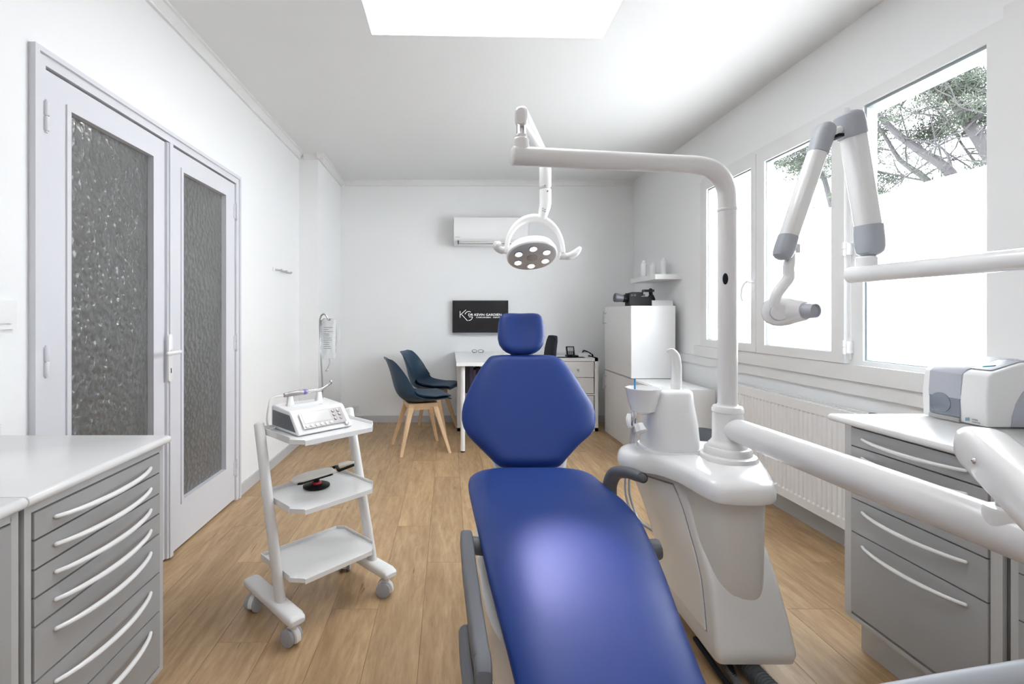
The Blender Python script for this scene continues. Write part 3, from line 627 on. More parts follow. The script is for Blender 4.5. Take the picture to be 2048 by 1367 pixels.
# phone, router, pad, cables
t = thing('desk_telephone', 'black desk telephone with a tilted screen on the storage unit', 'telephone', (1.30, 5.05, KH))
c = P(1141, 712, 5.08); px0, px1 = P(1133, 0, 5.08).x, P(1148.5, 0, 5.08).x
M_ = Matrix.Translation((c.x, 5.07, KH+.012)) @ Matrix.Rotation(math.radians(68), 4, 'X')
b = box(NB(), -.042, .042, 0, .10, -.012, .012, .004, mat=M_); box(b, c.x-.04, c.x+.04, 5.05, 5.15, KH+.001, KH+.018, .004); obj('body', b, BLACK, t)
obj('display', box(NB(), -.03, .03, .048, .09, .0121, .013, mat=M_), SHELLG, t, smooth=False)
b = NB()
for i in range(3):
    for j in range(3): box(b, -.026+i*.018, -.014+i*.018, .010+j*.012, .018+j*.012, .0121, .0145, mat=M_)
obj('keypad', b, LGREY, t, smooth=False)
b = NB(); ball(b, (P(1151, 0, 5.0).x, 4.995, KH+.014), .03, (1.1, .8, .42)); o = obj('computer_mouse', b, BLACK); tag(o, 'small black computer mouse beside the telephone', 'mouse')
o = obj('desk_pad', box(NB(), 1.02, P(1168, 0, 5.0).x, 4.955, 5.045, KH+.001, KH+.0035, .001), DARK); tag(o, 'thin dark pad under the computer mouse', 'pad')
b = box(NB(), P(1153, 0, 5.2).x, P(1172, 0, 5.2).x, 5.12, 5.24, KH+.001, KH+.03, .005); o = obj('router', b, WHITE2); tag(o, 'small flat white box with cables behind the computer mouse', 'router')
for i, (z_, dy) in enumerate(((.05, 0), (.04, .03), (.055, .05))):
    pts = sp([(P(1166, 0, 5.2).x, 5.245, KH+.02), (1.49, 5.27+dy*.3, KH+z_), (1.56, 5.25+dy, KH+.02), (1.60, 5.30+dy*.5, KH-.05), (1.60, 5.33, .3)]); o = obj('cable', tube(NB(), pts, .0035, n=6), BLACK)
    tag(o, ['lowest-starting black cable from the white box to behind the cabinets', 'flattest black cable, between the two others behind the white box', 'highest arching black cable nearest the back wall'][i], 'cable', 'cables behind the storage unit')
# ------------------------------------------------------------------ tall cabinet, low cabinet
CXF, CXB = 1.604, 1.992
t = thing('low_cabinet', 'long low white cabinet along the right wall under the tall one', 'cabinet', (1.8, 4.26, 0))
b = NB(); box(b, CXF+.017, CXB, 3.60, 4.925, .0, .636, .001); box(b, CXF+.001, CXB, 3.58, 3.60, 0, .64, .001); obj('carcass', b, WHITE2, t)
for y0, y1 in ((3.603, 4.218), (4.222, 4.923)):
    d = obj('door', box(NB(), CXF, CXF+.016, y0, y1, .008, .632, .0015), WHITE2, t)
    ya = y1-.05 if y1 > 4.5 else y1-.04
    b = NB(); z0, z1 = .47, .58; tube(b, [(CXF-.028, ya, z0-.012), (CXF-.028, ya, z1+.012)], .005, n=8)
    for z in (z0, z1): cyl(b, (CXF, ya, z), (CXF-.028, ya, z), .004, n=8)
    obj('handle', b, METAL, d)
t = thing('tall_cabinet', 'upright white cabinet stacked at the far end of the low one', 'cabinet', (1.8, 4.57, .641))
zt = 1.279; b = NB(); box(b, CXF+.017, CXB, 4.235, 4.925, .641, zt, .001); box(b, CXF+.001, CXB, 4.215, 4.235, .641, zt, .001); obj('carcass', b, WHITE2, t)
d = obj('door', box(NB(), CXF, CXF+.016, 4.222, 4.923, .645, zt-.003, .0015), WHITE2, t)
b = NB(); tube(b, [(CXF-.03, 4.88, 1.10), (CXF-.03, 4.88, 1.24)], .005, n=8)
for z in (1.115, 1.215): cyl(b, (CXF, 4.88, z), (CXF-.03, 4.88, z), .004, n=8)
obj('handle', b, METAL, d)
# shelf and bottles
o = obj('wall_shelf', box(NB(), 1.83, XR, 4.25, 4.82, 1.515, 1.56, .002), WHITE2); tag(o, 'white floating shelf on the right wall above the camera', 'shelf')
for px, Y, hh, r in ((1283, 4.62, .16, .028), (1301, 4.55, .13, .03), (1322, 4.45, .165, .026)):
    X = (px-CXP)*Y/F+.02; X = max(X, 1.87)
    b = lathe(NB(), [(r*.9, 0), (r, .01), (r, hh*.8), (r*.6, hh*.88), (r*.5, hh*.9), (r*.5, hh), (0, hh)], (X, Y, 1.561), n=20); o = obj('bottle', b, WALL)
    tag(o, {1283: 'pale white bottle farthest back on the floating shelf', 1301: 'shortest pale bottle, in the middle of the floating shelf', 1322: 'pale white bottle nearest the front of the floating shelf'}[px], 'bottle', 'pale bottles on the floating shelf')
# camera on cabinet
t = thing('photo_camera', 'black photo camera with a ring flash lying on the tall cabinet', 'camera', (1.76, 4.42, zt))
def Q(px, py, Y=4.42): return P(px, py, Y)
b = NB(); c0, c1 = Q(1229, 594), Q(1246, 596); d = (c1-c0).normalized()
lathe(b, [(.038, 0), (.041, .004), (.041, .02), (.036, .05), (.034, .075), (.028, .075), (.026, .0), (.01, -.0)], c0+V(0,0,-.002), d, n=24); obj('lens_hood', b, GREYP, t)
b = NB(); lathe(b, [(.030, 0), (.036, .005), (.036, .03), (.040, .035), (.040, .055), (.034, .06), (.034, .10), (0, .10)], c1, d, n=24); obj('lens', b, BLACK, t)
b = NB(); p = Q(1254, 586); q = Q(1277, 611); box(b, p.x, q.x, 4.36, 4.47, zt+.002, p.z, .008); p = Q(1262, 584); q = Q(1283, 592); box(b, p.x, q.x, 4.38, 4.45, q.z, p.z, .006); p = Q(1277, 593); q = Q(1300, 611); box(b, p.x, q.x, 4.37, 4.46, zt+.002, p.z, .01); obj('camera_body', b, BLACK, t)
b = NB(); tube(b, sp([Q(1285, 608), Q(1296, 597), Q(1303, 590), Q(1309, 601)]), .014, n=8); obj('grip', b, DARK, t)
b = NB(); p = Q(1286, 579); q = Q(1305, 583.5); box(b, p.x, q.x, 4.38, 4.45, q.z, p.z, .004); tube(b, [Q(1301, 576), Q(1302, 592)], .017, n=12); tube(b, [Q(1297, 592), Q(1308, 592)], .016, n=8); obj('flash_unit', b, BLACK, t)
for px in (1264, 1270, 1288): obj('dial', cyl(NB(), Q(px, 590, 4.365), Q(px, 590, 4.355), .010, n=14, bev=.001), GREYP, t)
p, q = Q(1296, 602, 4.45), Q(1337, 610, 4.45); o = obj('flat_box', box(NB(), p.x, q.x, 4.36, 4.56, zt+.001, p.z+.005, .004), WHITE2); tag(o, 'flat white box lying beside the photo camera', 'box')

# ------------------------------------------------------------------ visitor chairs
def visitor_chair(label, loc, rz):
    t = thing('visitor_chair', label, 'chair', (*loc, 0), rz, 'blue shell chairs at the desk')
    # local: x forward, y sideways ; shell profile (x, z, halfwidth, dish)
    pr = [(.245,.455,.150,.000),(.235,.468,.185,.003),(.19,.468,.215,.012),(.10,.455,.228,.022),(0,.442,.234,.045),(-.09,.440,.234,.070),(-.160,.466,.230,.100),(-.20,.515,.224,.112),(-.225,.58,.214,.104),(-.242,.65,.200,.084),(-.265,.73,.182,.054),(-.288,.79,.158,.028),(-.305,.815,.125,.008),(-.312,.822,.09,.004)]
    pts = sp([V(x, 0, z) for x, z, a, c_ in pr], 3); n = len(pts); tab = [(i*3, a, c_) for i, (x, z, a, c_) in enumerate(pr)]
    def shell(th, ws, lift, rng=(0, n)):
        b = NB(); rings = []
        for i in range(*rng):
            a, c_ = lerp(tab, i); a *= ws; d = (pts[min(i+1, n-1)]-pts[max(i-1, 0)]).normalized(); nn = V(-d.z, 0, d.x); nn = nn if nn.z > -.2 and (nn.x > 0 or nn.z > .5) else -nn
            if nn.z < 0 and abs(nn.z) > .3: nn = -nn
            up = []; lo_ = []
            m = 12
            for k in range(m+1):
                u = -1+2*k/m; e = c_*abs(u)**2.6; sx2 = .04*abs(u)**3*(1 if i > 12 else .3)
                p = pts[i]+V(0, a*u, 0)+nn*(e+lift)
                up.append(p); lo_.append(p-nn*th*(1-.6*abs(u)**4))
            rings.append(up+lo_[::-1])
        loft(b, rings); return b
    s = obj('shell_seat', shell(.012, 1, 0), NAVY, t, local=True, ang=1.0)
    obj('seat_cushion', shell(.022, .86, .024, (3, 20)), NAVYC, t, local=True, ang=1.0, label='padded navy seat cushion')
    b = NB(); box(b, -.13, .13, -.13, .13, .395, .428, .006); obj('mounting_plate', b, BEECH, t, local=True)
    for sx_, sy in ((1,1),(1,-1),(-1,1),(-1,-1)):
        b = NB(); tp = V(.10*sx_, .10*sy, .425); ft = V(.215*sx_, .205*sy, .0)
        loft(b, [[p+V(a, c_, 0) for a, c_ in rrect(-w_, w_, -d_, d_, .006, 2)] for p, w_, d_ in ((ft, .014, .012), ((tp*.5+ft*.5), .019, .016), (tp, .025, .020))]); obj('leg', b, BEECH, t, local=True)
    b = NB()
    for s_ in (1, -1): box(b, -.11, .11, s_*.105-.011, s_*.105+.011, .37, .405, .003); box(b, s_*.105-.011, s_*.105+.011, -.11, .11, .37, .405, .003)
    obj('underframe', b, BEECH, t, local=True)
    return t
visitor_chair('navy shell chair with beech legs, nearer the viewer of the two', (-.255, 4.31), math.radians(17))
visitor_chair('navy shell chair with beech legs, nearer the back wall of the two', (-.175, 4.97), math.radians(-17))

# ------------------------------------------------------------------ trolley
TR = (-.439, 1.925); TA = math.radians(46)
t = thing('instrument_trolley', 'white three-shelf trolley on castors beside the dental chair', 'trolley', (*TR, 0), TA)
def TL(x, y, z): return WM['instrument_trolley'] @ V(x, y, z)
def shelf(z, y0=0, y1=.285, lip=.012):
    x = .192; c = .045
    pts = [(-x, y1), (-x, y0+c), (-x+c*.8, y0), (x-c*.8, y0), (x, y0+c), (x, y1-c*.6), (x-c*.6, y1), (-x+.02, y1)]
    b = NB(); prism(b, pts, 'z', z-.004, z, .0012, 1)
    # turned-down front, turned-up side and back lips
    def strip(p, q, z0, z1, o=(0, 0)):
        p, q = V(*p, 0), V(*q, 0); d = (q-p).normalized(); n_ = V(d.y, -d.x, 0)*.003
        loft(b, [[p+V(0,0,z0), p+n_+V(0,0,z0), p+n_+V(0,0,z1), p+V(0,0,z1)], [q+V(0,0,z0), q+n_+V(0,0,z0), q+n_+V(0,0,z1), q+V(0,0,z1)]])
    strip((-x+c*.8, y0), (x-c*.8, y0), z-.018, z); strip((-x, y0+c), (-x+c*.8, y0), z-.012, z+.004); strip((x-c*.8, y0), (x, y0+c), z-.012, z+.004)
    strip((-x, y1), (-x, y0+c), z-.012, z+lip); strip((x, y0+c), (x, y1-c*.6), z-.012, z+lip); strip((x, y1-c*.6), (x-c*.6, y1), z-.004, z+lip); strip((x-c*.6, y1), (-x, y1), z-.004, z+lip)
    return obj('shelf', b, WHITE, t, local=True, ang=.4)
shelf(.205, -.01, .275); shelf(.465, -.01, .275); shelf(.725, -.01, .285)
for s in (-1, 1):
    b = NB(); tube(b, [(s*.215, .062, .10), (s*.215, .25, .765)], .0245, n=20, flat=.8, rnd=.35, side=(0,1,0)); obj('upright', b, WHITE2, t, local=True)
    b = NB(); rings = []
    for y, w_, h_2, zc in ((-.07,.024,.008,.098),(-.062,.031,.017,.098),(-.04,.033,.021,.1),(.3,.033,.019,.1),(.32,.031,.016,.1),(.328,.022,.008,.1)): rings.append([V(s*.215+a, y, zc+c_) for a, c_ in selip(0, 0, w_, h_2, 3.4, 28)])
    loft(b, rings); fb = obj('foot_bar', b, WHITE2, t, local=True)
    for y in (-.035, .275):
        x = s*.215; a = .5 if y < 0 else 2.2
        M_ = Matrix.Translation((x, y, 0)) @ Matrix.Rotation(a+s*.2, 4, 'Z')
        b = NB(); cyl(b, (0,0,.06), (0,0,.092), .012, n=14, mat=M_)
        pts = [(.034*math.cos(q), .032+.034*math.sin(q)) for q in [PI*i/10 for i in range(0, 11)]]+[(-.034, .02), (-.02, .012), (.02, .012), (.034, .02)]
        prism(b, pts, 'x', -.011, .011, .003, mat=M_ @ Matrix.Translation((0, .006, 0))); cs = obj('castor', b, WHITE2, t, local=True)
        for q in (-1, 1):
            b = NB(); cyl(b, (q*.012, .012, .0315), (q*.026, .012, .0315), .031, n=28, bev=.003, mat=M_); obj('castor_wheel', b, LGREY, cs, local=True)
# ---- implant motor unit on the top shelf
DZ_ = .727
t = thing('implant_motor', 'white control unit with a pale display on top shelf of the trolley', 'dental device', TL(-.02, .17, DZ_), TA)
def box8(b, bot, top, z0, z1, bev=.006): # quads given as (x0,x1,y0,y1)
    r0 = [V(bot[0],bot[2],z0),V(bot[1],bot[2],z0),V(bot[1],bot[3],z0),V(bot[0],bot[3],z0)]; r1 = [V(top[0],top[2],z1),V(top[1],top[2],z1),V(top[1],top[3],z1),V(top[0],top[3],z1)]
    return loft(b, [r0, r1], bev=bev, seg=3)
# local x right, y back ; slanted front
b = NB(); prism(b, [(-.115, .006), (-.108, .0), (.11, .0), (.115, .01), (.115, .088), (.105, .097), (-.035, .088), (-.045, .082)], 'x', -.125, .125, .006, 3, ang=.3); obj('housing', b, WHITE, t, local=True)
b = prism(NB(), [(-.090, .012), (.10, .014), (.10, .076), (-.040, .072)], 'x', -.1275, -.1245, .001); obj('side_panel', b, mat('slate_panel', (.13,.14,.155), .4, var=.03), t, local=True, label='dark grey side panel')
fd = V(0, .070, .080).normalized(); M_ = basis(V(0, -.1175, .008)+V(0,-.001,.0005), (1,0,0), fd)
def onf(x0, x1, y0, y1, d0, d1, bev=.0015): return box(NB(), x0, x1, y0, y1, d0, d1, bev, mat=M_)
obj('front_panel', onf(-.098, .10, .018, .092, 0, .0025), SILV, t, local=True)
obj('display', onf(-.088, .035, .040, .088, .002, .0035), LCD, t, local=True)
for i in range(6): obj('button', cyl(NB(), (-.082+i*.022, .028, .002), (-.082+i*.022, .028, .0055), .007, n=14, bev=.001, mat=M_), WHITE2, t, local=True)
for i in range(2):
    for j in range(3): obj('button', cyl(NB(), (.055+i*.026, .078-j*.018, .002), (.055+i*.026, .078-j*.018, .006), .0075 if (i, j) != (1, 0) else .0095, n=14, bev=.001, mat=M_), SILV, t, local=True)
obj('socket', cyl(NB(), (.098, .010, -.002), (.098, .010, .004), .009, n=18, bev=.001, mat=M_), METAL, t, local=True)
b = text('badge', 'bien', .012, GPRINT, basis(WM[t.name] @ V(.03, .0, .0905), TL(1,0,0)-TL(0,0,0), TL(0,1,0)-TL(0,0,0)), t)
b = NB()
for x in (-.075, .06): loft(b, [[V(x+a, .05+c_, z) for a, c_ in rrect(-w_, w_, -w_*.8, w_*.8, .004, 2)] for z, w_ in ((.088, .020), (.10, .015), (.128, .011), (.136, .009))], bev=.002)
box(b, -.085, .07, .035, .062, .088, .098, .004); obj('handpiece_rest', b, WHITE, t, local=True)
hp = thing('handpiece', 'silver surgical handpiece with a violet band lying on the control unit', 'handpiece', TL(-.02, .22, DZ_+.14), TA)
W_ = WM[t.name]
a0 = W_ @ V(-.105, .05, .139); a1 = W_ @ V(.075, .05, .146)
d = (a1-a0).normalized(); L_ = (a1-a0).length
lathe(b := NB(), [(.004, 0), (.009, .004), (.009, .02), (.0115, .025), (.0115, .105), (.010, .108)], a0, d, n=20); obj('motor', b, SILV, hp)
lathe(b := NB(), [(.0118, .088), (.0118, .100)], a0, d, n=20); obj('violet_band', b, PURP, hp)
tube(b := NB(), sp([a0+d*.108, a0+d*.15, a1, a1+d*.03+V(0,0,.012), a1+d*.045+V(0,0,.020)]), [.008, .0065, .006, .0055, .0062], n=12); cyl(b, a1+d*.045+V(0,0,.016), a1+d*.045+V(0,0,.032), .0062, n=12, bev=.001); obj('contra_angle', b, CHROME, hp)
tube(b := NB(), sp([a0+d*.003, a0-d*.05+V(0,0,-.004), W_ @ V(-.17, .045, .10), W_ @ V(-.175, .05, .05), W_ @ V(-.16, .06, .010), W_ @ V(-.128, .07, .010)]), .0042, n=8); obj('hose', b, WHITE2, hp)
# ---- infusion pole and bag
pb = P(646, 800, 2.16); ph = thing('infusion_pole', 'thin metal pole with a hook rising behind the control unit', 'pole', (pb.x, pb.y, DZ_))
q = lambda px, py, dy=0: P(px, py, 2.16+dy)
tube(b := NB(), sp([(pb.x-.002, 2.16, DZ_), q(645, 778), q(642.5, 720), q(640, 660), q(640, 640), q(643, 630), q(649, 628, -.01), q(654, 634, -.02), q(658, 640, -.02), q(661, 636, -.02)], 5), .0035, n=10); obj('rod', b, METAL, ph)
cyl(b := NB(), (pb.x-.002, 2.16, DZ_), (pb.x-.002, 2.16, DZ_+.03), .009, n=14, bev=.001); obj('clamp', b, METAL, ph)
bg_ = thing('infusion_bag', 'clear plastic fluid bag with printed label hanging from the metal pole', 'infusion bag', q(657, 718))
rings = []
for py, hw, th in ((636, .018, .002), (640, .033, .003), (650, .036, .010), (665, .0365, .016), (685, .036, .018), (700, .035, .015), (708, .034, .006), (712, .033, .003), (717, .028, .002)):
    c = q(656.5, py, -.02); rings.append([c+V(a*math.cos(.2), c_+a*math.sin(.2), 0) for a, c_ in selip(0, 0, hw, th, 2.2, 24)])
loft(b := NB(), rings); obj('pouch', b, BAG, bg_)
b = NB()
for k in range(11):
    c = q(646.5, 655+k*4.2, -.04); rr_ = random.Random(k); L2 = rr_.uniform(.02, .045); box(b, c.x, c.x+L2, c.y-.0005, c.y, c.z, c.z+.0022)
obj('print', b, GPRINT, bg_, smooth=False)
tube(b := NB(), sp([q(659, 716, -.02), q(660, 725, -.02), q(656, 735, -.02), q(653, 742, -.02)]), .004, n=8); cyl(b, q(653, 738, -.02), q(655, 741, -.02), .008, n=10); obj('port', b, LCD, bg_)
# ---- item on middle shelf: swivelling pad
MZ = .467; fb_ = P(633, 972, 2.0); Yb = (H-MZ)*F/(972-CYP); fbx = (633-CXP)*Yb/F
t = thing('swivel_stand', 'small beige swivel stand with a black round foot on the middle shelf', 'stand', (fbx, Yb, MZ))
lathe(b := NB(), [(.052, 0), (.056, .003), (.056, .007), (.045, .011), (.016, .014), (0, .014)], (fbx, Yb, MZ), n=36); obj('foot', b, BLACK, t)
lathe(b := NB(), [(.022, .013), (.023, .016), (.021, .021), (.015, .022)], (fbx, Yb, MZ), n=24); obj('ring', b, RED, t)
cyl(b := NB(), (fbx, Yb, MZ+.014), (fbx, Yb, MZ+.042), .011, .014, n=18); obj('stem', b, BLACK, t)
def plate(z0, z1, ox, oy, pts, mt, nm, tilt):
    M_ = Matrix.Translation((fbx, Yb, MZ)) @ Matrix.Rotation(math.radians(20), 4, 'Z') @ Matrix.Rotation(math.radians(tilt), 4, 'Y'); b = NB(); prism(b, pts, 'z', z0, z1, .002, mat=M_); obj(nm, b, mt, t)
BEIGE = mat('beige_pad', (.78,.74,.70), .5, var=.02)
pp = [(-.10, .002), (-.085, -.030), (-.05, -.042), (.055, -.034), (.085, -.018), (.078, .03), (.05, .05), (-.03, .055), (-.085, .035)]
plate(.046, .055, 0, 0, pp, BEIGE, 'pad', -9)
plate(.040, .0458, 0, 0, [(-.075, -.043), (-.055, -.052), (-.035, -.040), (.02, -.040), (.07, -.034), (.075, -.026), (-.07, -.028)], BLACK, 'edge_rail', -9)
plate(.040, .0515, 0, 0, [(.066, .048), (.092, .042), (.094, .0), (.10, -.018), (.17, .006), (.172, .012), (.108, -.006), (.104, .03), (.106, .05), (.09, .054)], BLACK, 'side_bracket', -9)
plate(.052, .059, 0, 0, [(.107, .045), (.105, .0), (.165, .012), (.175, .02), (.15, .05)], BEIGE, 'arm_pad', -9)

# ------------------------------------------------------------------ dental chair
t = thing('dental_chair', 'dental chair with royal blue vinyl upholstery in the centre of the room', 'dental chair', (.36, 1.45, 0))
dc = t
def cushion(name, stations, th, mt, par, dish=0, e=4, nf=None, n=48, endr=.03, crown=.012):
    """stations: (centre-profile point, xl, xr, normal)"""
    b = NB(); rings = []; m = len(stations)
    L_ = [0]
    for a, c_ in zip(stations[:-1], stations[1:]): L_.append(L_[-1]+(c_[0]-a[0]).length)
    for i, (p, xl, xr, nn) in enumerate(stations):
        d0 = min(L_[i], L_[-1]-L_[i]); k = 1 if d0 >= endr else math.sqrt(max(0, 1-((endr-d0)/endr)**2)); k = max(k, .12)
        cx, hw = (xl+xr)/2, (xr-xl)/2; r = []
        for q in range(n):
            a = 2*PI*q/n; ca, sa = math.cos(a), math.sin(a); u = math.copysign(abs(ca)**(2/e), ca); v = math.copysign(abs(sa)**(2/2.4), sa)
            h = v*th/2*k
            if v > 0: h += (crown*(1-u*u) - dish*(math.exp(-((abs(u)-0)/.6)**2)))*min(1, v*1.5)*k
            r.append(V(cx+hw*u, p.y, p.z)+nn*h)
        rings.append(r)
    loft(b, rings); bmesh.ops.recalc_face_normals(b, faces=b.faces)
    return obj(name, b, mt, par, ang=1.3)
# seat
prof = sp([(0,1.985,.530),(0,1.93,.535),(0,1.75,.530),(0,1.58,.526),(0,1.45,.521),(0,1.30,.513),(0,1.129,.499),(0,1.03,.485),(0,.95,.468),(0,.86,.443),(0,.79,.418)], 5)
tab = [(.79,.24,.42),(.795,.20,.455),(.81,.168,.482),(.84,.147,.496),(.90,.136,.505),(.96,.131,.509),(1.05,.122,.523),(1.129,.114,.539),(1.25,.104,.566),(1.36,.098,.589),(1.454,.094,.606),(1.52,.090,.618),(1.6,.086,.626),(1.70,.081,.626),(1.80,.077,.612),(1.88,.077,.600),(1.93,.084,.594),(1.955,.095,.585),(1.972,.112,.570),(1.98,.128,.555),(1.985,.15,.53)]
st = []
pp = []
for i in range(len(prof)-1):
    for k in range(3): pp.append(prof[i].lerp(prof[i+1], k/3))
pp.append(prof[-1]); prof = pp
for i, p in enumerate(prof):
    d = (prof[min(i+1, len(prof)-1)]-prof[max(i-1, 0)]).normalized(); nn = V(0, -d.z, d.y); nn = nn if nn.z > 0 else -nn; xl, xr = lerp(tab, p.y); st.append((p, xl, xr, nn))
cushion('seat_cushion', st, .075, VINYL, t, dish=.006, endr=.035)
# backrest
def s_of(y): a = y-CYP; return (600-a*1.98)/(427.2+a*.27)
zt_ = [(411,360,790),(414,330,822),(430,305,855),(450,288,885),(520,235,950),(620,176,1012),(720,130,1075),(800,103,1127),(860,93,1146),(920,93,1149),(980,108,1142),(1040,142,1106),(1100,200,1035),(1160,262,978),(1220,322,925),(1260,362,893),(1285,395,862),(1294,430,820),(1297,470,780)]
tabb = []
for zy, a, c_ in zt_:
    y = 600+zy*sc; s = s_of(y); Y = 1.98+.27*s; tabb.append((s, (900+a*sc-CXP)*Y/F, (900+c_*sc-CXP)*Y/F))
tabb.sort(); s0, s1 = tabb[0][0], tabb[-1][0]; st = []
bn = V(0, -.445, .27).normalized()
NN = 46
for i in range(NN+1):
    u = i/NN; s = s0+(s1-s0)*(.5-.5*math.cos(PI*u)); xl, xr = lerp(tabb, s); cv = .028*(4*s*(1-s)) # slight hollow
    p = V(0, 1.98+.27*s, .575+.445*s)-bn*(.030-cv*0)
    st.append((p, xl, xr, bn))
cushion('backrest_cushion', st, .085, VINYL, t, dish=.016, e=3.4, endr=.04, crown=.008)
# headrest
hr = [(623,1012,1073),(625,1006,1079),(630,1001,1084),(640,998,1088),(655,996.5,1090),(672,996,1090.5),(685,999,1088),(694,1006,1082),(700,1014,1074),(704,1022,1064)]
st = []; hn = V(0, -.88, .47).normalized(); tabh = [(y, a, c_) for y, a, c_ in hr]
for i in range(31):
    u = .5-.5*math.cos(PI*i/30); y = 704+(623-704)*u; a, c_ = lerp(tabh, y); Y = 2.235+.10*u; p = P(0, y, Y); st.append((V(0, Y, p.z)-hn*.02, (a-CXP)*Y/F, (c_-CXP)*Y/F, hn))
cushion('headrest_cushion', st, .075, VINYL, t, dish=.018, e=2.9, endr=.035, crown=.0)
# supports
b = NB(); loft(b, [[V(x, y+o, z) for x, o in ((.30,0),(.41,0),(.41,.012),(.30,.012))] for z, y in ((.86,2.28),(.98,2.315),(1.14,2.375))], bev=.003); obj('headrest_bar', b, METAL, t)
b = NB(); loft(b, [[V(x, y, z) for x, y in selip(.347, yy, hw, .03, 3.5, 32)] for z, yy, hw in ((.50,2.04,.14),(.60,2.08,.17),(.75,2.18,.20),(.90,2.26,.16),(.98,2.31,.10))]); obj('back_shell', b, WHITE2, t)
b = NB(); box(b, .255, .445, 1.93, 2.06, .500, .548, .01); obj('hinge_link', b, LGREY, t)
b = NB(); rings = []
for z, xa, xb, ya, yb_ in ((.458,.11,.56,1.05,1.92),(.445,.090,.585,1.0,1.93),(.40,.086,.59,.99,1.92),(.33,.09,.585,1.0,1.85),(.24,.12,.56,1.02,1.72),(.16,.17,.53,1.02,1.65),(.09,.20,.51,1.02,1.7),(.06,.19,.53,1.0,1.75)):
    rings.append([V(x, y, z) for x, y in selip((xa+xb)/2, (ya+yb_)/2, (xb-xa)/2, (yb_-ya)/2, 3.6, 40)])
loft(b, rings); obj('seat_housing', b, UNITW, t)
b = NB(); loft(b, [[V(x, y, z) for x, y in selip(.36, 1.52, .24*s_, .50*s_, 3.2, 40)] for z, s_ in ((0, 1), (.035, 1), (.055, .96), (.066, .88))]); obj('base_plate', b, UNITW, t)
b = NB(); cyl(b, (.36, 1.5, .06), (.36, 1.5, .12), .10); obj('column', b, UNITW, t)
# armrests
b = NB(); rings = []
for y, xc, zc, hw, hh in ((1.505,.058,.508,.012,.012),(1.495,.056,.508,.0185,.022),(1.46,.055,.508,.020,.026),(1.30,.058,.496,.020,.026),(1.12,.064,.484,.019,.025),(1.03,.068,.478,.019,.024),(1.0,.070,.475,.018,.021)):
    rings.append([V(xc+a, y, zc+c_) for a, c_ in selip(0, 0, hw, hh, 4, 24)])
loft(b, rings); a_ = obj('armrest', b, GREYP, t, label='grey left armrest bar lowered along the seat')
b = NB(); rings = []
for y, zc, hw, hh in ((1.01,.473,.0185,.0245),(.985,.468,.019,.026),(.965,.455,.018,.028),(.955,.44,.014,.018)): rings.append([V(.071+a, y, zc+c_) for a, c_ in selip(0, 0, hw, hh, 4, 24)])
loft(b, rings); obj('end_cap', b, GREYP, a_)
b = NB(); cyl(b, (.07, 1.47, .495), (.12, 1.47, .488), .026, n=20, bev=.004); obj('pivot', b, GREYP, a_)
b = NB(); tube(b, sp([(.042, 1.17, .44), (.043, 1.08, .425), (.05, .98, .41)]), .018, n=10); obj('lower_link', b, GREYP, a_)
b = NB(); tube(b, sp([V(.640,1.90,.42),P(1222,1005,1.91),P(1220,968,1.91),P(1231,946,1.89),P(1252,944,1.84),P(1272,950,1.79),P(1288,956,1.75)]), [.022,.024,.028,.030,.029,.028,.024], n=18, flat=.75, rnd=.6, side=(1,0,0)); obj('armrest', b, GREYP, t, label='grey right armrest curving out from behind the seat')
b = NB(); cyl(b, (.60, 1.48, .475), (.652, 1.48, .478), .030, n=24, bev=.008); obj('pivot_cap', b, GREYP, t)

# ------------------------------------------------------------------ dental unit
t = thing('dental_unit', 'white floor-standing dental unit with cuspidor and post right of the dental chair', 'dental unit', (.98, 1.75, 0))
def corner_ring(z, nl, nr, fr, fl, r=.03, k=5, dz=(0,0,0,0)):
    P4 = [V(*nl, 0), V(*nr, 0), V(*fr, 0), V(*fl, 0)]; out = []
    for i in range(4):
        p, a, c_ = P4[i], P4[i-1], P4[(i+1) % 4]; da, dc_ = (a-p).normalized(), (c_-p).normalized(); s_, e_ = p+da*r, p+dc_*r
        for j in range(k+1):
            u = j/k; q = s_*(1-u)**2+p*2*u*(1-u)+e_*u*u; out.append(V(q.x, q.y, z+dz[i]))
    return out
prof = [(.075,(.868,1.545),(1.118,1.545),(1.13,1.98),(.872,1.98)),(.107,(.862,1.535),(1.122,1.535),(1.14,2.0),(.870,1.99)),(.20,(.867,1.560),(1.122,1.575),(1.14,2.01),(.862,2.0)),(.29,(.870,1.585),(1.120,1.62),(1.14,2.02),(.850,2.0)),(.37,(.870,1.625),(1.118,1.67),(1.14,2.02),(.825,2.0)),(.42,(.868,1.660),(1.118,1.71),(1.14,2.02),(.805,1.99)),(.48,(.866,1.695),(1.117,1.75),(1.14,2.02),(.780,1.98)),(.53,(.862,1.730),(1.115,1.78),(1.14,2.02),(.755,1.965)),(.58,(.856,1.785),(1.112,1.82),(1.14,2.02),(.728,1.95)),(.625,(.850,1.84),(1.11,1.86),(1.14,2.02),(.712,1.93))]
tabp = [(z, *a, *c_, *d, *e) for z, a, c_, d, e in prof]
rings = []
for i in range(41):
    z = .075+(.625-.075)*i/40; v = lerp(tabp, z)
    # the underside rises slightly to the rear
    rings.append(corner_ring(z, v[0:2], v[2:4], v[4:6], v[6:8], .022))
loft(b := NB(), rings, bev=0); body = obj('body', b, UNITW, t, ang=.9)
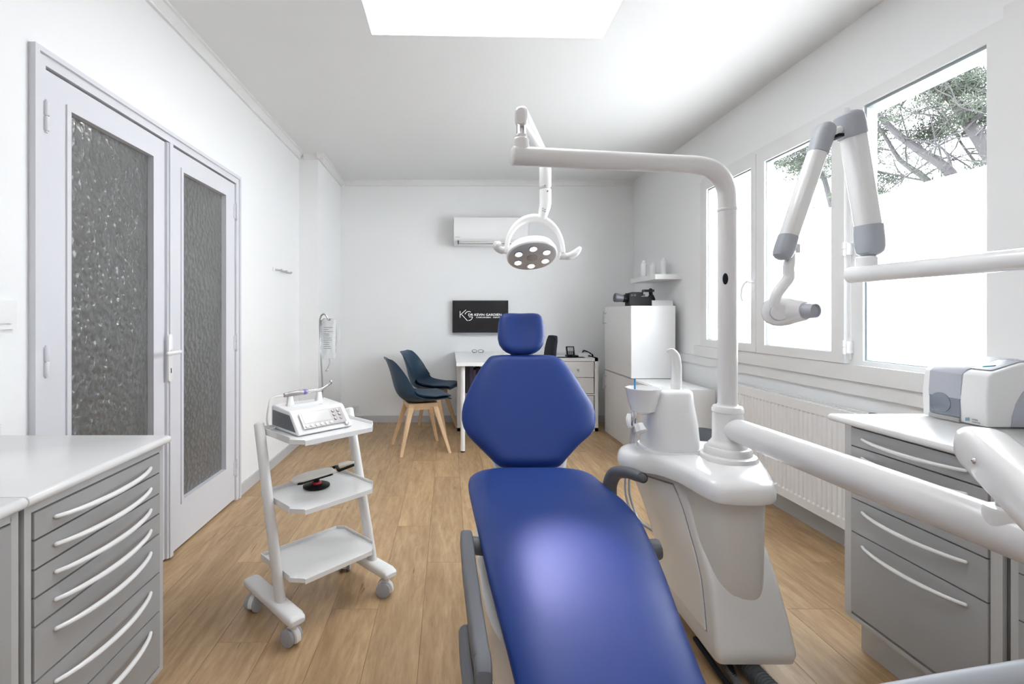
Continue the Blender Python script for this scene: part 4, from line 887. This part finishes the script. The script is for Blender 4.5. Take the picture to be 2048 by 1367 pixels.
# inset glossy door on the left side
def Lpt(z, u, o):
    v = lerp(tabp, z); a, c_ = V(v[0], v[1], z), V(v[6], v[7], z); d = (c_-a).normalized(); n_ = V(-d.y, d.x, 0); n_ = n_ if n_.x < 0 else -n_; return a+(c_-a)*u+n_*o
def sidepanel(off, inset):
    b = NB(); rows = []
    for i in range(15):
        z = .145+inset+(.565-.145-2*inset)*i/14; rows.append([Lpt(z, .14+inset*2+(.80-inset*4)*j/8, off) for j in range(9)])
    vs = [[b.verts.new(p) for p in r] for r in rows]; vb = [[b.verts.new(Lpt(r[0].z, .14+inset*2+(.80-inset*4)*j/8, -.01)) for j in range(9)] for r in rows]
    for i in range(14):
        for j in range(8): b.faces.new((vs[i][j], vs[i+1][j], vs[i+1][j+1], vs[i][j+1]))
    for i in range(14):
        for j in (0, 8): b.faces.new((vs[i][j], vs[i+1][j], vb[i+1][j], vb[i][j]))
    for j in range(8):
        for i in (0, 14): b.faces.new((vs[i][j], vs[i][j+1], vb[i][j+1], vb[i][j]))
    bmesh.ops.recalc_face_normals(b, faces=b.faces); return b
obj('door_seam', sidepanel(.0015, -.004), GPRINT, t, smooth=False, label='thin grey seam around the service door')
obj('service_door', sidepanel(.006, 0), WHITE, t, ang=.9)
# front column
rings = []
for z, cy_, hx_, hy_ in ((.12,1.72,.03,.04),(.155,1.72,.06,.09),(.19,1.72,.083,.115),(.24,1.725,.097,.135),(.32,1.73,.104,.145),(.45,1.735,.106,.15),(.60,1.735,.107,.155),(.625,1.735,.107,.155)):
    rings.append([V(x, y, z) for x, y in selip(.975, cy_, hx_, hy_, 3.4, 48)])
loft(b := NB(), rings); obj('front_column', b, CREAM, t)
# top cover
out = sp([(x, y, 0) for x, y in [(.835,1.60),(.862,1.535),(.95,1.515),(1.04,1.53),(1.085,1.60),(1.13,1.70),(1.178,1.84),(1.19,1.97),(1.12,2.06),(.95,2.08),(.80,2.05),(.715,2.0),(.672,1.90),(.70,1.825),(.765,1.79),(.805,1.73),(.825,1.66),(.835,1.60)]], 4)[:-1]
cen = V(.96, 1.80, 0)
def ztop(p):  # the cover dips towards the viewer and is crowned at the tower
    return .010*math.sin((p.y-1.52)*5.2)
rings = []
for s_, z in ((.955,.598),(.985,.596),(1,.604),(1.0,.625),(.985,.642),(.955,.653),(.90,.660),(.75,.664),(.5,.667),(.2,.668)):
    rings.append([cen+(p-cen)*s_+V(0, 0, z+ztop(p)) for p in out])
loft(b := NB(), rings); bmesh.ops.recalc_face_normals(b, faces=b.faces); obj('top_cover', b, WHITE, t, ang=1.2)
# cuspidor tower, bowl, spout
tc_ = (.872, 1.90)
rings = [[V(x, y, z) for x, y in selip(tc_[0]+dx, tc_[1], a, c_, 3.0, 44)] for z, a, c_, dx in ((.655,.106,.108,0),(.675,.110,.110,0),(.682,.107,.107,0))]
loft(b := NB(), rings); obj('tower_foot', b, WHITE, t)
rings = [[V(x, y, z) for x, y in selip(tc_[0]+dx, tc_[1], a, c_, 3.2, 44)] for z, a, c_, dx in ((.680,.098,.098,0),(.70,.100,.099,0),(.78,.091,.092,.002),(.86,.077,.080,.003),(.895,.071,.074,.007),(.903,.068,.07,.007),(.907,.062,.064,.007))]
loft(b := NB(), rings); obj('cuspidor_tower', b, WHITE, t)
lathe(b := NB(), [(.020,-.100),(.045,-.085),(.056,-.05),(.064,-.005),(.0665,0),(.0665,.003),(.061,.003),(.052,-.04),(.03,-.07),(0,-.078)], (.760, 1.875, .912), n=44); obj('spittoon_bowl', b, WHITE, t)
box(b := NB(), .77, .83, 1.85, 1.90, .835, .885, .008); obj('bowl_mount', b, WHITE, t)
sp_ = [P(1352, 790, 1.9), P(1353, 755, 1.9), P(1353, 730, 1.89), P(1350, 712, 1.88), P(1343, 702, 1.87), P(1334, 701, 1.865)]
tube(b := NB(), sp(sp_, 6), [.022,.021,.020,.018,.013,.007], n=20, flat=.62, rnd=.4, side=(1,0,0)); obj('water_spout', b, WHITE, t)
cyl(b := NB(), P(1269.5, 779, 1.88), P(1269.5, 757.5, 1.88), .0035, n=12); obj('suction_tip', b, BLUEP, t, label='bright blue suction tip standing in the bowl')
# instrument holders below the bowl
b = NB(); tube(b, sp([P(1262, 828, 1.84), P(1259, 840, 1.83), P(1264, 856, 1.82)]), .014, n=8, rnd=.5); obj('instrument_holder', b, WHITE, t)
b = NB(); tube(b, [P(1276, 846, 1.82), P(1284, 866, 1.80)], [.020, .024], n=7, rnd=.3); obj('instrument_holder', b, WHITE, t)
for px, py0, py1 in ((1265, 823, 850), (1271, 822, 846)): cyl(b := NB(), P(px, py0, 1.80), P(px, py1, 1.80), .0048, n=12, bev=.001); obj('syringe_tip', b, CHROME, t)
for px0, px1, xo in ((1264, 1259, 0), (1271, 1267, .01)):
    tube(b := NB(), sp([P(px0, 850, 1.81), P(px0, 866, 1.88), P(px1, 890, 2.04), P(px1-7, 940, 2.13), P(px1-8, 985, 2.13), P(px1+4, 1025, 2.10), V(.80+xo, 2.03, .33), V(.86, 1.97, .30)]), .0052, n=8); obj('suction_hose', b, LGREY, t)
# post
pc = (1.035, 1.78)
lathe(b := NB(), [(.098,.655),(.098,.675),(.094,.684),(.080,.688),(.078,.705),(.074,.712),(.066,.714),(.064,.724),(.058,.73),(.052,.74),(.051,.83),(.049,.838),(.053,.842),(.053,.852),(.048,.862),(.036,.866),(.034,.87)], (*pc, 0), n=44); obj('post_collar', b, ARMW, t)
# delivery arm
da = [V(1.035,1.78,.782), V(1.045,1.70,.782), V(1.07,1.30,.778), V(1.098,.90,.773), V(1.105,.80,.772)]
tube(b := NB(), da, [.040,.043,.045,.045,.045], n=36, rnd=.5); arm = obj('delivery_arm', b, ARMW, t)
lathe(b := NB(), [(.050,-.05),(.054,-.045),(.054,.03),(.05,.05)], (1.055, 1.715, .782), (.03,-1,0), n=32) if False else None
pv = V(1.088, .935, .80)
lathe(b := NB(), [(.034,-.03),(.034,.018),(.031,.024),(.024,.026)], pv, n=32); obj('arm_socket', b, ARMW, arm)
lathe(b := NB(), [(.016,.02),(.016,.055),(.012,.06)], pv, n=24); obj('pivot_pin', b, METAL, arm)
# spring arm: rounded channel sloping down to the right and towards the viewer
e0, e1 = P(1962, 893, .93), P(2090, 1010, .74)
d = (e1-e0).normalized(); sd = V(d.y, -d.x, 0).normalized(); up = sd.cross(d); up = up if up.z > 0 else -up
rings = []
for u, hh, hw in ((-.030,.012,.02),(-.024,.026,.030),(-.008,.037,.036),(.02,.042,.038),(.25,.042,.038),(.32,.042,.038)):
    rings.append([e0+d*u+sd*a+up*c_ for a, c_ in selip(0, 0, hw, hh, 3.2, 32)])
loft(b := NB(), rings); obj('spring_arm', b, ARMW, t, label='warm white spring arm at the right edge')
for px, py in ((1950, 921), (1969, 939)): lathe(b := NB(), [(.006,0),(.006,.003),(.004,.005),(0,.006)], P(px, py, .868), (-.3,-1,-.2), n=14); obj('screw', b, CHROME, t)
tube(b := NB(), sp([P(1600, 1425, .72),P(1790, 1391, .72),P(1900, 1371, .72),P(2048, 1346, .72),P(2200, 1322, .72),V(1.06,.73,.70),V(1.10,.80,.765)]), .0165, n=20); obj('tray_handle', b, LGREY, t)
# hoses on the floor
def hose(name, pts, r, mt, pitch, par):
    q = sp(pts, 14); L_ = [0]
    for a, c_ in zip(q[:-1], q[1:]): L_.append(L_[-1]+(c_-a).length)
    n = int(L_[-1]/pitch)*4; pp = []; rr = []
    for i in range(n+1):
        s = L_[-1]*i/n; j = max(k for k in range(len(L_)) if L_[k] <= s+1e-9); j = min(j, len(q)-2); u = (s-L_[j])/(L_[j+1]-L_[j]); pp.append(q[j].lerp(q[j+1], u)); rr.append(r*(1 if i % 4 in (0, 1) else .86))
    b = NB(); tube(b, pp, rr, n=14, rnd=False); return obj(name, b, mt, par, ang=.5)
HOSE = mat('grey_green_hose', (.10,.115,.12), .5, var=.05)
HOSE2 = mat('grey_hose', (.16,.155,.155), .5, var=.05)
hose('corrugated_hose', [(1.0,1.80,.05),(.985,1.66,.045),(1.0,1.50,.036),(1.03,1.36,.034),(1.10,1.20,.034),(1.2,1.0,.034)], .030, HOSE, .011, t)
hose('corrugated_hose', [(.93,1.75,.05),(.925,1.62,.035),(.925,1.50,.018),(.94,1.36,.016),(.96,1.15,.016)], .0145, HOSE2, .006, t)
tube(b := NB(), sp([(.87,1.7,.06),(.885,1.56,.03),(.90,1.50,.014),(.905,1.44,.010),(.92,1.5,.01),(.93,1.6,.05)]), .009, n=10); obj('hose', b, DARK, t)

# ------------------------------------------------------------------ operating lamp
t = thing('operating_lamp', 'white operating lamp with six glowing lenses on a bent overhead arm', 'lamp', (*pc, .866))
lathe(b := NB(), [(.033,.862),(.033,1.585)], (*pc, 0), n=36); post = obj('post', b, ARMW, t)
up_ = [V(1.035,1.78,1.585), V(1.035,1.78,1.62), V(1.030,1.779,1.665), V(1.008,1.775,1.708), V(.965,1.768,1.738), V(.91,1.760,1.748), V(.85,1.75,1.748), V(.5,1.695,1.747), V(.215,1.650,1.746)]
tube(b := NB(), [up_[0]]+sp(up_[1:7], 6)+up_[7:], [.0335]*1+[.0345]*31+[.032,.031], n=32, rnd=.15) if False else tube(b := NB(), [up_[0]]+sp(up_[1:7], 6)+up_[7:], .0325, n=32, rnd=.2); obj('bent_arm', b, ARMW, t)
lathe(b := NB(), [(.0337,1.583),(.035,1.585),(.035,1.592),(.0337,1.594)], (*pc, 0), n=36); obj('joint_ring', b, ARMW, t)
c = P(1442, 557, 1.75); ball(b := NB(), (pc[0]-.022, 1.756, c.z), .012, (.8, .7, 1.75)); obj('button', b, DARK, t, label='dark oval button on the post')
st0 = V(.250, 1.656, 1.76)
lathe(b := NB(), [(.028,-.01),(.028,.040),(.024,.047),(.022,.048),(.022,.056),(.018,.060)], st0, n=28); obj('swivel', b, ARMW, t)
b = NB(); box(b, .236, .244, 1.64, 1.67, 1.815, 1.86, .002); box(b, .258, .266, 1.64, 1.67, 1.815, 1.86, .002); obj('fork', b, METAL, t)
s0_ = P(1042, 232, 1.64); s1_ = V(.475, 2.33, 1.955)
d = (s1_-s0_).normalized(); sd = V(d.y, -d.x, 0).normalized(); up = sd.cross(d); up = up if up.z > 0 else -up
rings = []
for u, hw, hh in ((-.008,.014,.026),(0,.021,.033),(.012,.0235,.0355),(.3,.021,.030),(.70,.018,.024),(.74,.012,.016)): rings.append([s0_+d*u+sd*a+up*c_ for a, c_ in selip(0, 0, hw, hh, 2.8, 32)])
loft(b := NB(), rings); obj('spring_arm', b, ARMW, t)
LY = 2.35
def q(px, py, dy=0): return P(px, py, LY+dy)
b = NB(); tube(b, [q(1090.5, 330), q(1090.5, 340), q(1090.5, 377)], .0285, n=28, rnd=.4); obj('stem_upper', b, WHITE2, t)
b = NB(); tube(b, sp([q(1090.5, 377.5), q(1091, 398), q(1090, 412), q(1086, 428), q(1084, 441)], 5), [.0285,.0285,.028,.024,.020], n=28, rnd=.15); obj('stem_lower', b, WHITE2, t)
for px, py in ((1090, 371), (1095, 382)): obj('screw', lathe(NB(), [(.004,0),(.004,.004),(0,.005)], q(px, py, -.028), (0,-1,0), n=12), GPRINT, t)
b = NB()
for i in range(4): p = q(1084+ (i % 2)*4, 417+i*2.2, -.028); box(b, p.x, p.x+.009, p.y-.001, p.y+.001, p.z, p.z+.003)
obj('print', b, GPRINT, t, smooth=False)
yk = []
hc = q(1068.5, 508)
for i in range(25):
    a = PI*i/24; yk.append(V(hc.x-.138*math.cos(a), LY+.015*math.sin(a)-.01, hc.z+.178*math.sin(a)**.9))
tube(b := NB(), yk, [.014,.016,.021,.026,.021,.016,.014], n=18, flat=.8, side=(0,1,0), rnd=.5); obj('yoke', b, WHITE2, t)
fn = V(-.05, -.52, -.86).normalized()
fc = q(1064, 513, -.05)
M_ = basis(fc, V(1,-.05,.06), fn.cross(V(1,0,0)))
# local z axis of M_ : outward face normal
zz = (M_.to_3x3() @ V(0,0,1)); sgn = 1 if zz.dot(fn) > 0 else -1
def LPt(x, y, z): return M_ @ V(x, y, z*sgn)
def lring(r, z, n=44, e=2.15, ry=.9): return [LPt(x, y, z) for x, y in selip(0, 0, r, r*ry, e, n)]
loft(b := NB(), [lring(.116, .0), lring(.120, -.006), lring(.119, -.022), lring(.108, -.048), lring(.078, -.070), lring(.03, -.080), lring(.002, -.081)]); head = obj('lamp_head', b, WHITE2, t)
loft(b := NB(), [lring(.113, -.004), lring(.113, .0015), lring(.108, .004), lring(.02, .006), lring(.002, .006)]); obj('face_plate', b, mat('lamp_face_grey', (.50,.50,.51), .35, var=.03), head, label='silver grey lamp face')
loft(b := NB(), [lring(.026, .004), lring(.026, .009), lring(.022, .010), lring(.002, .010)]); obj('centre_cap', b, SILV, head)
for i in range(6):
    a = math.radians(30+60*i); x, y = .076*math.cos(a), .066*math.sin(a)
    ctr = LPt(x, y, .004); zn = zz*sgn
    lathe(b := NB(), [(.021,0),(.021,.004),(.017,.0045),(.016,.001)], ctr, zn, n=24); ring_ = obj('lens_ring', b, CHROME, head)
    lathe(b := NB(), [(.0158,0),(.0158,.003),(.010,.006),(0,.007)], ctr, zn, n=24); obj('led_lens', b, LED, head)
ll = bpy.data.lights.new('lamp_beam', 'SPOT'); ll.energy = LAMP; ll.color = (.62,.60,1); ll.spot_size = math.radians(21); ll.spot_blend = 1.0; ll.shadow_soft_size = .05
lo = bpy.data.objects.new('lamp_beam', ll); C.objects.link(lo); src = fc+fn*.02; tgt = V(.355, 1.14, .52)
lo.matrix_world = Matrix.Translation(src) @ (tgt-src).to_track_quat('-Z', 'Y').to_matrix().to_4x4()
mw = lo.matrix_world.copy(); lo.parent = t; lo.matrix_parent_inverse = wm(t).inverted(); lo.matrix_basis = mw
# handles
b = NB(); cyl(b, q(1119, 511), q(1130, 512), .018, n=20, bev=.003); tube(b, sp([q(1126, 512), q(1138, 512), q(1150, 506), q(1157, 499), q(1161, 493)]), [.015,.018,.018,.014,.007], n=16, rnd=.5); obj('grip_handle', b, ARMW, t)
b = NB(); cyl(b, q(1019, 500), q(1008, 497), .018, n=20, bev=.003); tube(b, sp([q(1012, 498), q(1003, 500), q(994, 493), q(992, 482)]), [.016,.018,.020,.014], n=16, rnd=.5); tube(b, [q(992, 496, -.01), q(1000, 483, .0)], .016, n=14); obj('grip_handle', b, ARMW, t)

# ------------------------------------------------------------------ x-ray unit
t = thing('dental_x_ray', 'white wall-mounted dental x-ray arm with grey joints in front of the window', 'x-ray unit', (1.45, 1.0, 1.3))
XY = 1.65
def q(px, py, dy=0): return P(px, py, XY+dy)
tube(b := NB(), [V(1.408, 1.685, 1.338), V(1.405, 1.17, 1.336), V(1.40, .60, 1.334)], .0275, n=32, rnd=.25); obj('extension_arm', b, WHITE, t)
box(b := NB(), 1.38, XR, .56, .64, 1.30, 1.37, .01); box(b, XR-.03, XR, .45, .75, 1.15, 1.55, .01); obj('wall_bracket', b, WHITE, t)
lathe(b := NB(), [(.030,0),(.030,.045),(.026,.05)], q(1733, 536)-V(0,0,.01), n=28); obj('swivel', b, WHITE, t)
def limb(name, p0, p1, hw0, hw1, dep, mt):
    d = (p1-p0).normalized(); sd = V(d.z, 0, -d.x).normalized(); fr_ = d.cross(sd); L_ = (p1-p0).length; rings = []
    for u, w_, k in ((0, hw0*.96, .9), (.02, hw0, 1), (.98, hw1, 1), (1, hw1*.97, .95)): rings.append([p0+d*L_*u+sd*a+fr_*c_ for a, c_ in selip(0, 0, w_, dep*k, 2.6, 32)])
    return obj(name, loft(NB(), rings), mt, t)
def knuckle(p0, p1, w0, w1, dep, lab=None):
    d = (p1-p0).normalized(); sd = V(d.z, 0, -d.x).normalized(); fr_ = d.cross(sd); L_ = (p1-p0).length; rings = []
    for u, w_, k in ((0, w0, 1), (.45, w0*1.04, 1.04), (.7, (w0+w1)*.5*.98, 1), (.86, w1*.85, .9), (.95, w1*.55, .7), (1, w1*.2, .4)): rings.append([p0+d*L_*u+sd*a+fr_*c_ for a, c_ in selip(0, 0, w_, dep*k, 2.4, 32)])
    return obj('joint_cover', loft(NB(), rings), LGREY, t)
limb('lower_boom', q(1736, 452), q(1706, 270), .035, .036, .034, WHITE)
knuckle(q(1736, 450), q(1741, 513), .037, .041, .040); knuckle(q(1706, 274), q(1694, 224), .038, .045, .042)
limb('upper_boom', q(1577, 473, -.02), q(1635, 304, -.02), .0265, .0275, .027, WHITE)
knuckle(q(1577, 472, -.02), q(1562, 519, -.02), .028, .031, .030); knuckle(q(1635, 306, -.02), q(1655, 246, -.02), .029, .032, .031)
tube(b := NB(), [q(1650, 270), q(1672, 262), q(1690, 255)], .014, n=12); obj('elbow_link', b, WHITE, t)
box(b := NB(), q(1650,0).x, q(1660,0).x, XY-.06, XY-.02, q(0,285).z, q(0,279).z, .002); obj('cable_outlet', b, DARK, t)
yk = sp([q(1581, 500), q(1582, 512), q(1579, 525), q(1577, 538), q(1577, 556), q(1562, 576), q(1551, 594), q(1550, 612), q(1556, 624)], 5)
tube(b := NB(), yk, [.011,.013,.018,.017,.018,.018,.017,.016,.016], n=20); obj('yoke_arm', b, WHITE, t)
box(b := NB(), q(1578,0).x, q(1586,0).x, XY-.034, XY-.03, q(0,508).z, q(0,490).z, .002); obj('slot', b, CHROME, t)
h0, h1 = q(1556, 622, .05), q(1632, 621, -.08); d = (h1-h0).normalized()
lathe(b := NB(), [(.006,-.045),(.030,-.040),(.045,-.028),(.052,-.010),(.053,.01),(.049,.035),(.040,.065),(.033,.095),(.030,.10)], h0, d, n=40); obj('tube_head', b, WHITE, t)
L_ = (h1-h0).length
lathe(b := NB(), [(.0275,.085),(.0235,L_-.004),(.0235,L_),(.020,L_),(.019,L_-.008),(0,L_-.008)], h0, d, n=36); obj('cone', b, SHELLG, t)
lathe(b := NB(), [(.0185,L_-.0078),(.0185,L_-.006),(.012,L_-.0055),(.008,L_-.004),(0,L_-.004)], h0, d, n=24); obj('beam_window', b, LGREY, t)
lathe(b := NB(), [(.026,0),(.028,.004),(.026,.010),(0,.012)], q(1558, 624, -.005), (-.25,-1,-.1), n=32); obj('pivot_cap', b, WHITE2, t)
lathe(b := NB(), [(.0285,-.002),(.0295,.002),(.0285,.005)], q(1558, 624, -.005), (-.25,-1,-.1), n=32); obj('dial_ring', b, METAL, t)

# ------------------------------------------------------------------ scanner on right worktop
sz = .8325
t = thing('plate_scanner', 'white and grey boxy scanner with a slot window on the right worktop', 'scanner', (1.88, 1.64, sz))
x0, x1, ya, yb_ = 1.735, 2.02, 1.545, 1.756
prf = [(x0, sz+.004), (x0-.004, sz+.09), (x0+.004, sz+.168), (x0+.02, sz+.180), (x0+.12, sz+.212), (x0+.2, sz+.214), (x1-.01, sz+.192), (x1, sz+.175), (x1, sz+.004)]
prism(b := NB(), prf, 'y', ya, yb_, .006, 3, ang=.5); obj('housing', b, WHITE2, t)
# grey lid wrapping over top and down the front between the side cheeks
gy0, gy1 = 1.622, 1.730
def lid(xo, zo):
    tp = [(x0-.004, sz+.078), (x0-.005, sz+.10), (x0-.0005, sz+.166), (x0+.018, sz+.184), (x0+.12, sz+.2155), (x0+.19, sz+.2180)]
    lo2 = [(a+.006, c_-.004) for a, c_ in tp]; return tp+lo2[::-1]
prism(b := NB(), lid(0, 0), 'y', gy0, gy1, .0015, ang=.6); obj('lid', b, SHELLG, t)
box(b := NB(), x0+.002, x0+.012, gy0, gy1, sz+.010, sz+.085); obj('slot_recess', b, GREYP, t, smooth=False)
box(b := NB(), x0-.0055, x0+.0015, gy0+.002, gy1-.004, sz+.020, sz+.082, .002); obj('window', b, WIN2, t)
cyl(b := NB(), (x0-.004, 1.688, sz+.060), (x0-.0075, 1.688, sz+.060), .035, n=32, bev=.001); obj('viewing_disc', b, WIN2, t)
box(b := NB(), x0-.008, x0, gy0+.002, gy1-.004, sz+.004, sz+.018, .002); obj('tray_edge', b, SILV, t)
prism(b := NB(), [(x0+.03, sz+.1850), (x0+.12, sz+.2125), (x0+.18, sz+.214), (x0+.18, sz+.2165), (x0+.12, sz+.2155), (x0+.03, sz+.1880)], 'y', 1.560, 1.6215, .0008, ang=.9); cp = obj('control_panel', b, LGREY, t)
M2 = basis((x0+.118, 1.572, sz+.2012), (0,1,0), (-1,0,.12)); text('lettering', 'VISTASCAN', .0095, GPRINT, basis((x0+.145, 1.562, sz+.2165), (0,1,0), (-1,0,-.03)), cp)
b = NB(); tube(b, [(x0+.050, 1.605, sz+.1945), (x0+.070, 1.582, sz+.2005)], .006, n=10, flat=.4); obj('button', b, TEAL, cp)
b = NB()
for i, (dx, dy) in enumerate(((0, 0), (.012, .004), (.024, .002), (.006, -.012), (-.008, -.006))): ball(b, (x0+.065+dx*1.2, 1.68+dy*1.6, sz+.1965+dx*.34), .009, (1, .8, .10), n=6)
obj('emblem', b, LGREY, t)
# side grey arc panel facing the viewer
pts = [(x0+.075, sz+.006), (x0+.078, sz+.04), (x0+.09, sz+.08), (x0+.11, sz+.115), (x0+.14, sz+.145), (x0+.17, sz+.16), (x0+.22, sz+.165), (x1-.015, sz+.15), (x1-.015, sz+.006)]
prism(b := NB(), pts, 'y', ya-.003, ya+.004, .001); obj('side_panel', b, SHELLG, t)
b = NB()
for i in range(3): box(b, -.010+i*.0045, -.0075+i*.0045, -.005+i*.001, .006+i*.001, 0, .0006, mat=basis((x0-.0048, 1.596, sz+.018), (-.0,-1,.0), (0,-.35,1)))
obj('logo', b, TEAL, t, smooth=False)
text('lettering', 'DÜRR', .0065, GPRINT, basis((x0-.0048, 1.586, sz+.020), (0,-1,0), (0,0,1)), t); text('lettering', 'DENTAL', .0065, GPRINT, basis((x0-.0048, 1.586, sz+.012), (0,-1,0), (0,0,1)), t)

# ------------------------------------------------------------------ stool behind the unit
sx0, sy0 = 1.37, 2.62
t = thing('operator_stool', 'dark padded stool half hidden behind the dental unit', 'stool', (sx0, sy0, 0))
loft(b := NB(), [[V(x, y, z) for x, y in selip(sx0, sy0, .17*s_, .17*s_, 2.4, 36)] for z, s_ in ((.475,.86),(.485,.97),(.505,1),(.53,1),(.548,.93),(.556,.8))]); obj('seat', b, DARK, t)
cyl(b := NB(), (sx0, sy0, .08), (sx0, sy0, .48), .025); obj('gas_lift', b, CHROME, t)
for i in range(5):
    a = .2+i*2*PI/5; e = V(sx0+.20*math.cos(a), sy0+.20*math.sin(a), .07); tube(b := NB(), [(sx0, sy0, .09), e], [.022,.014], n=10); l = obj('base_arm', b, CHROME, t); obj('castor', cyl(NB(), e+V(-.015*math.sin(a), .015*math.cos(a), -.043), e+V(.015*math.sin(a), -.015*math.cos(a), -.043), .026, n=16, bev=.004), DARK, l)

# portals guide daylight sampling through the window opening
pl = bpy.data.lights.new('window_portal', 'AREA'); pl.shape = 'RECTANGLE'; pl.size = 2.1; pl.size_y = 1.35; pl.cycles.is_portal = True
po = bpy.data.objects.new('window_portal', pl); C.objects.link(po); po.location = (XO+.03, 2.84, 1.62); po.rotation_euler = (0, PI/2, 0)
pl.size, pl.size_y = 1.35, 2.15
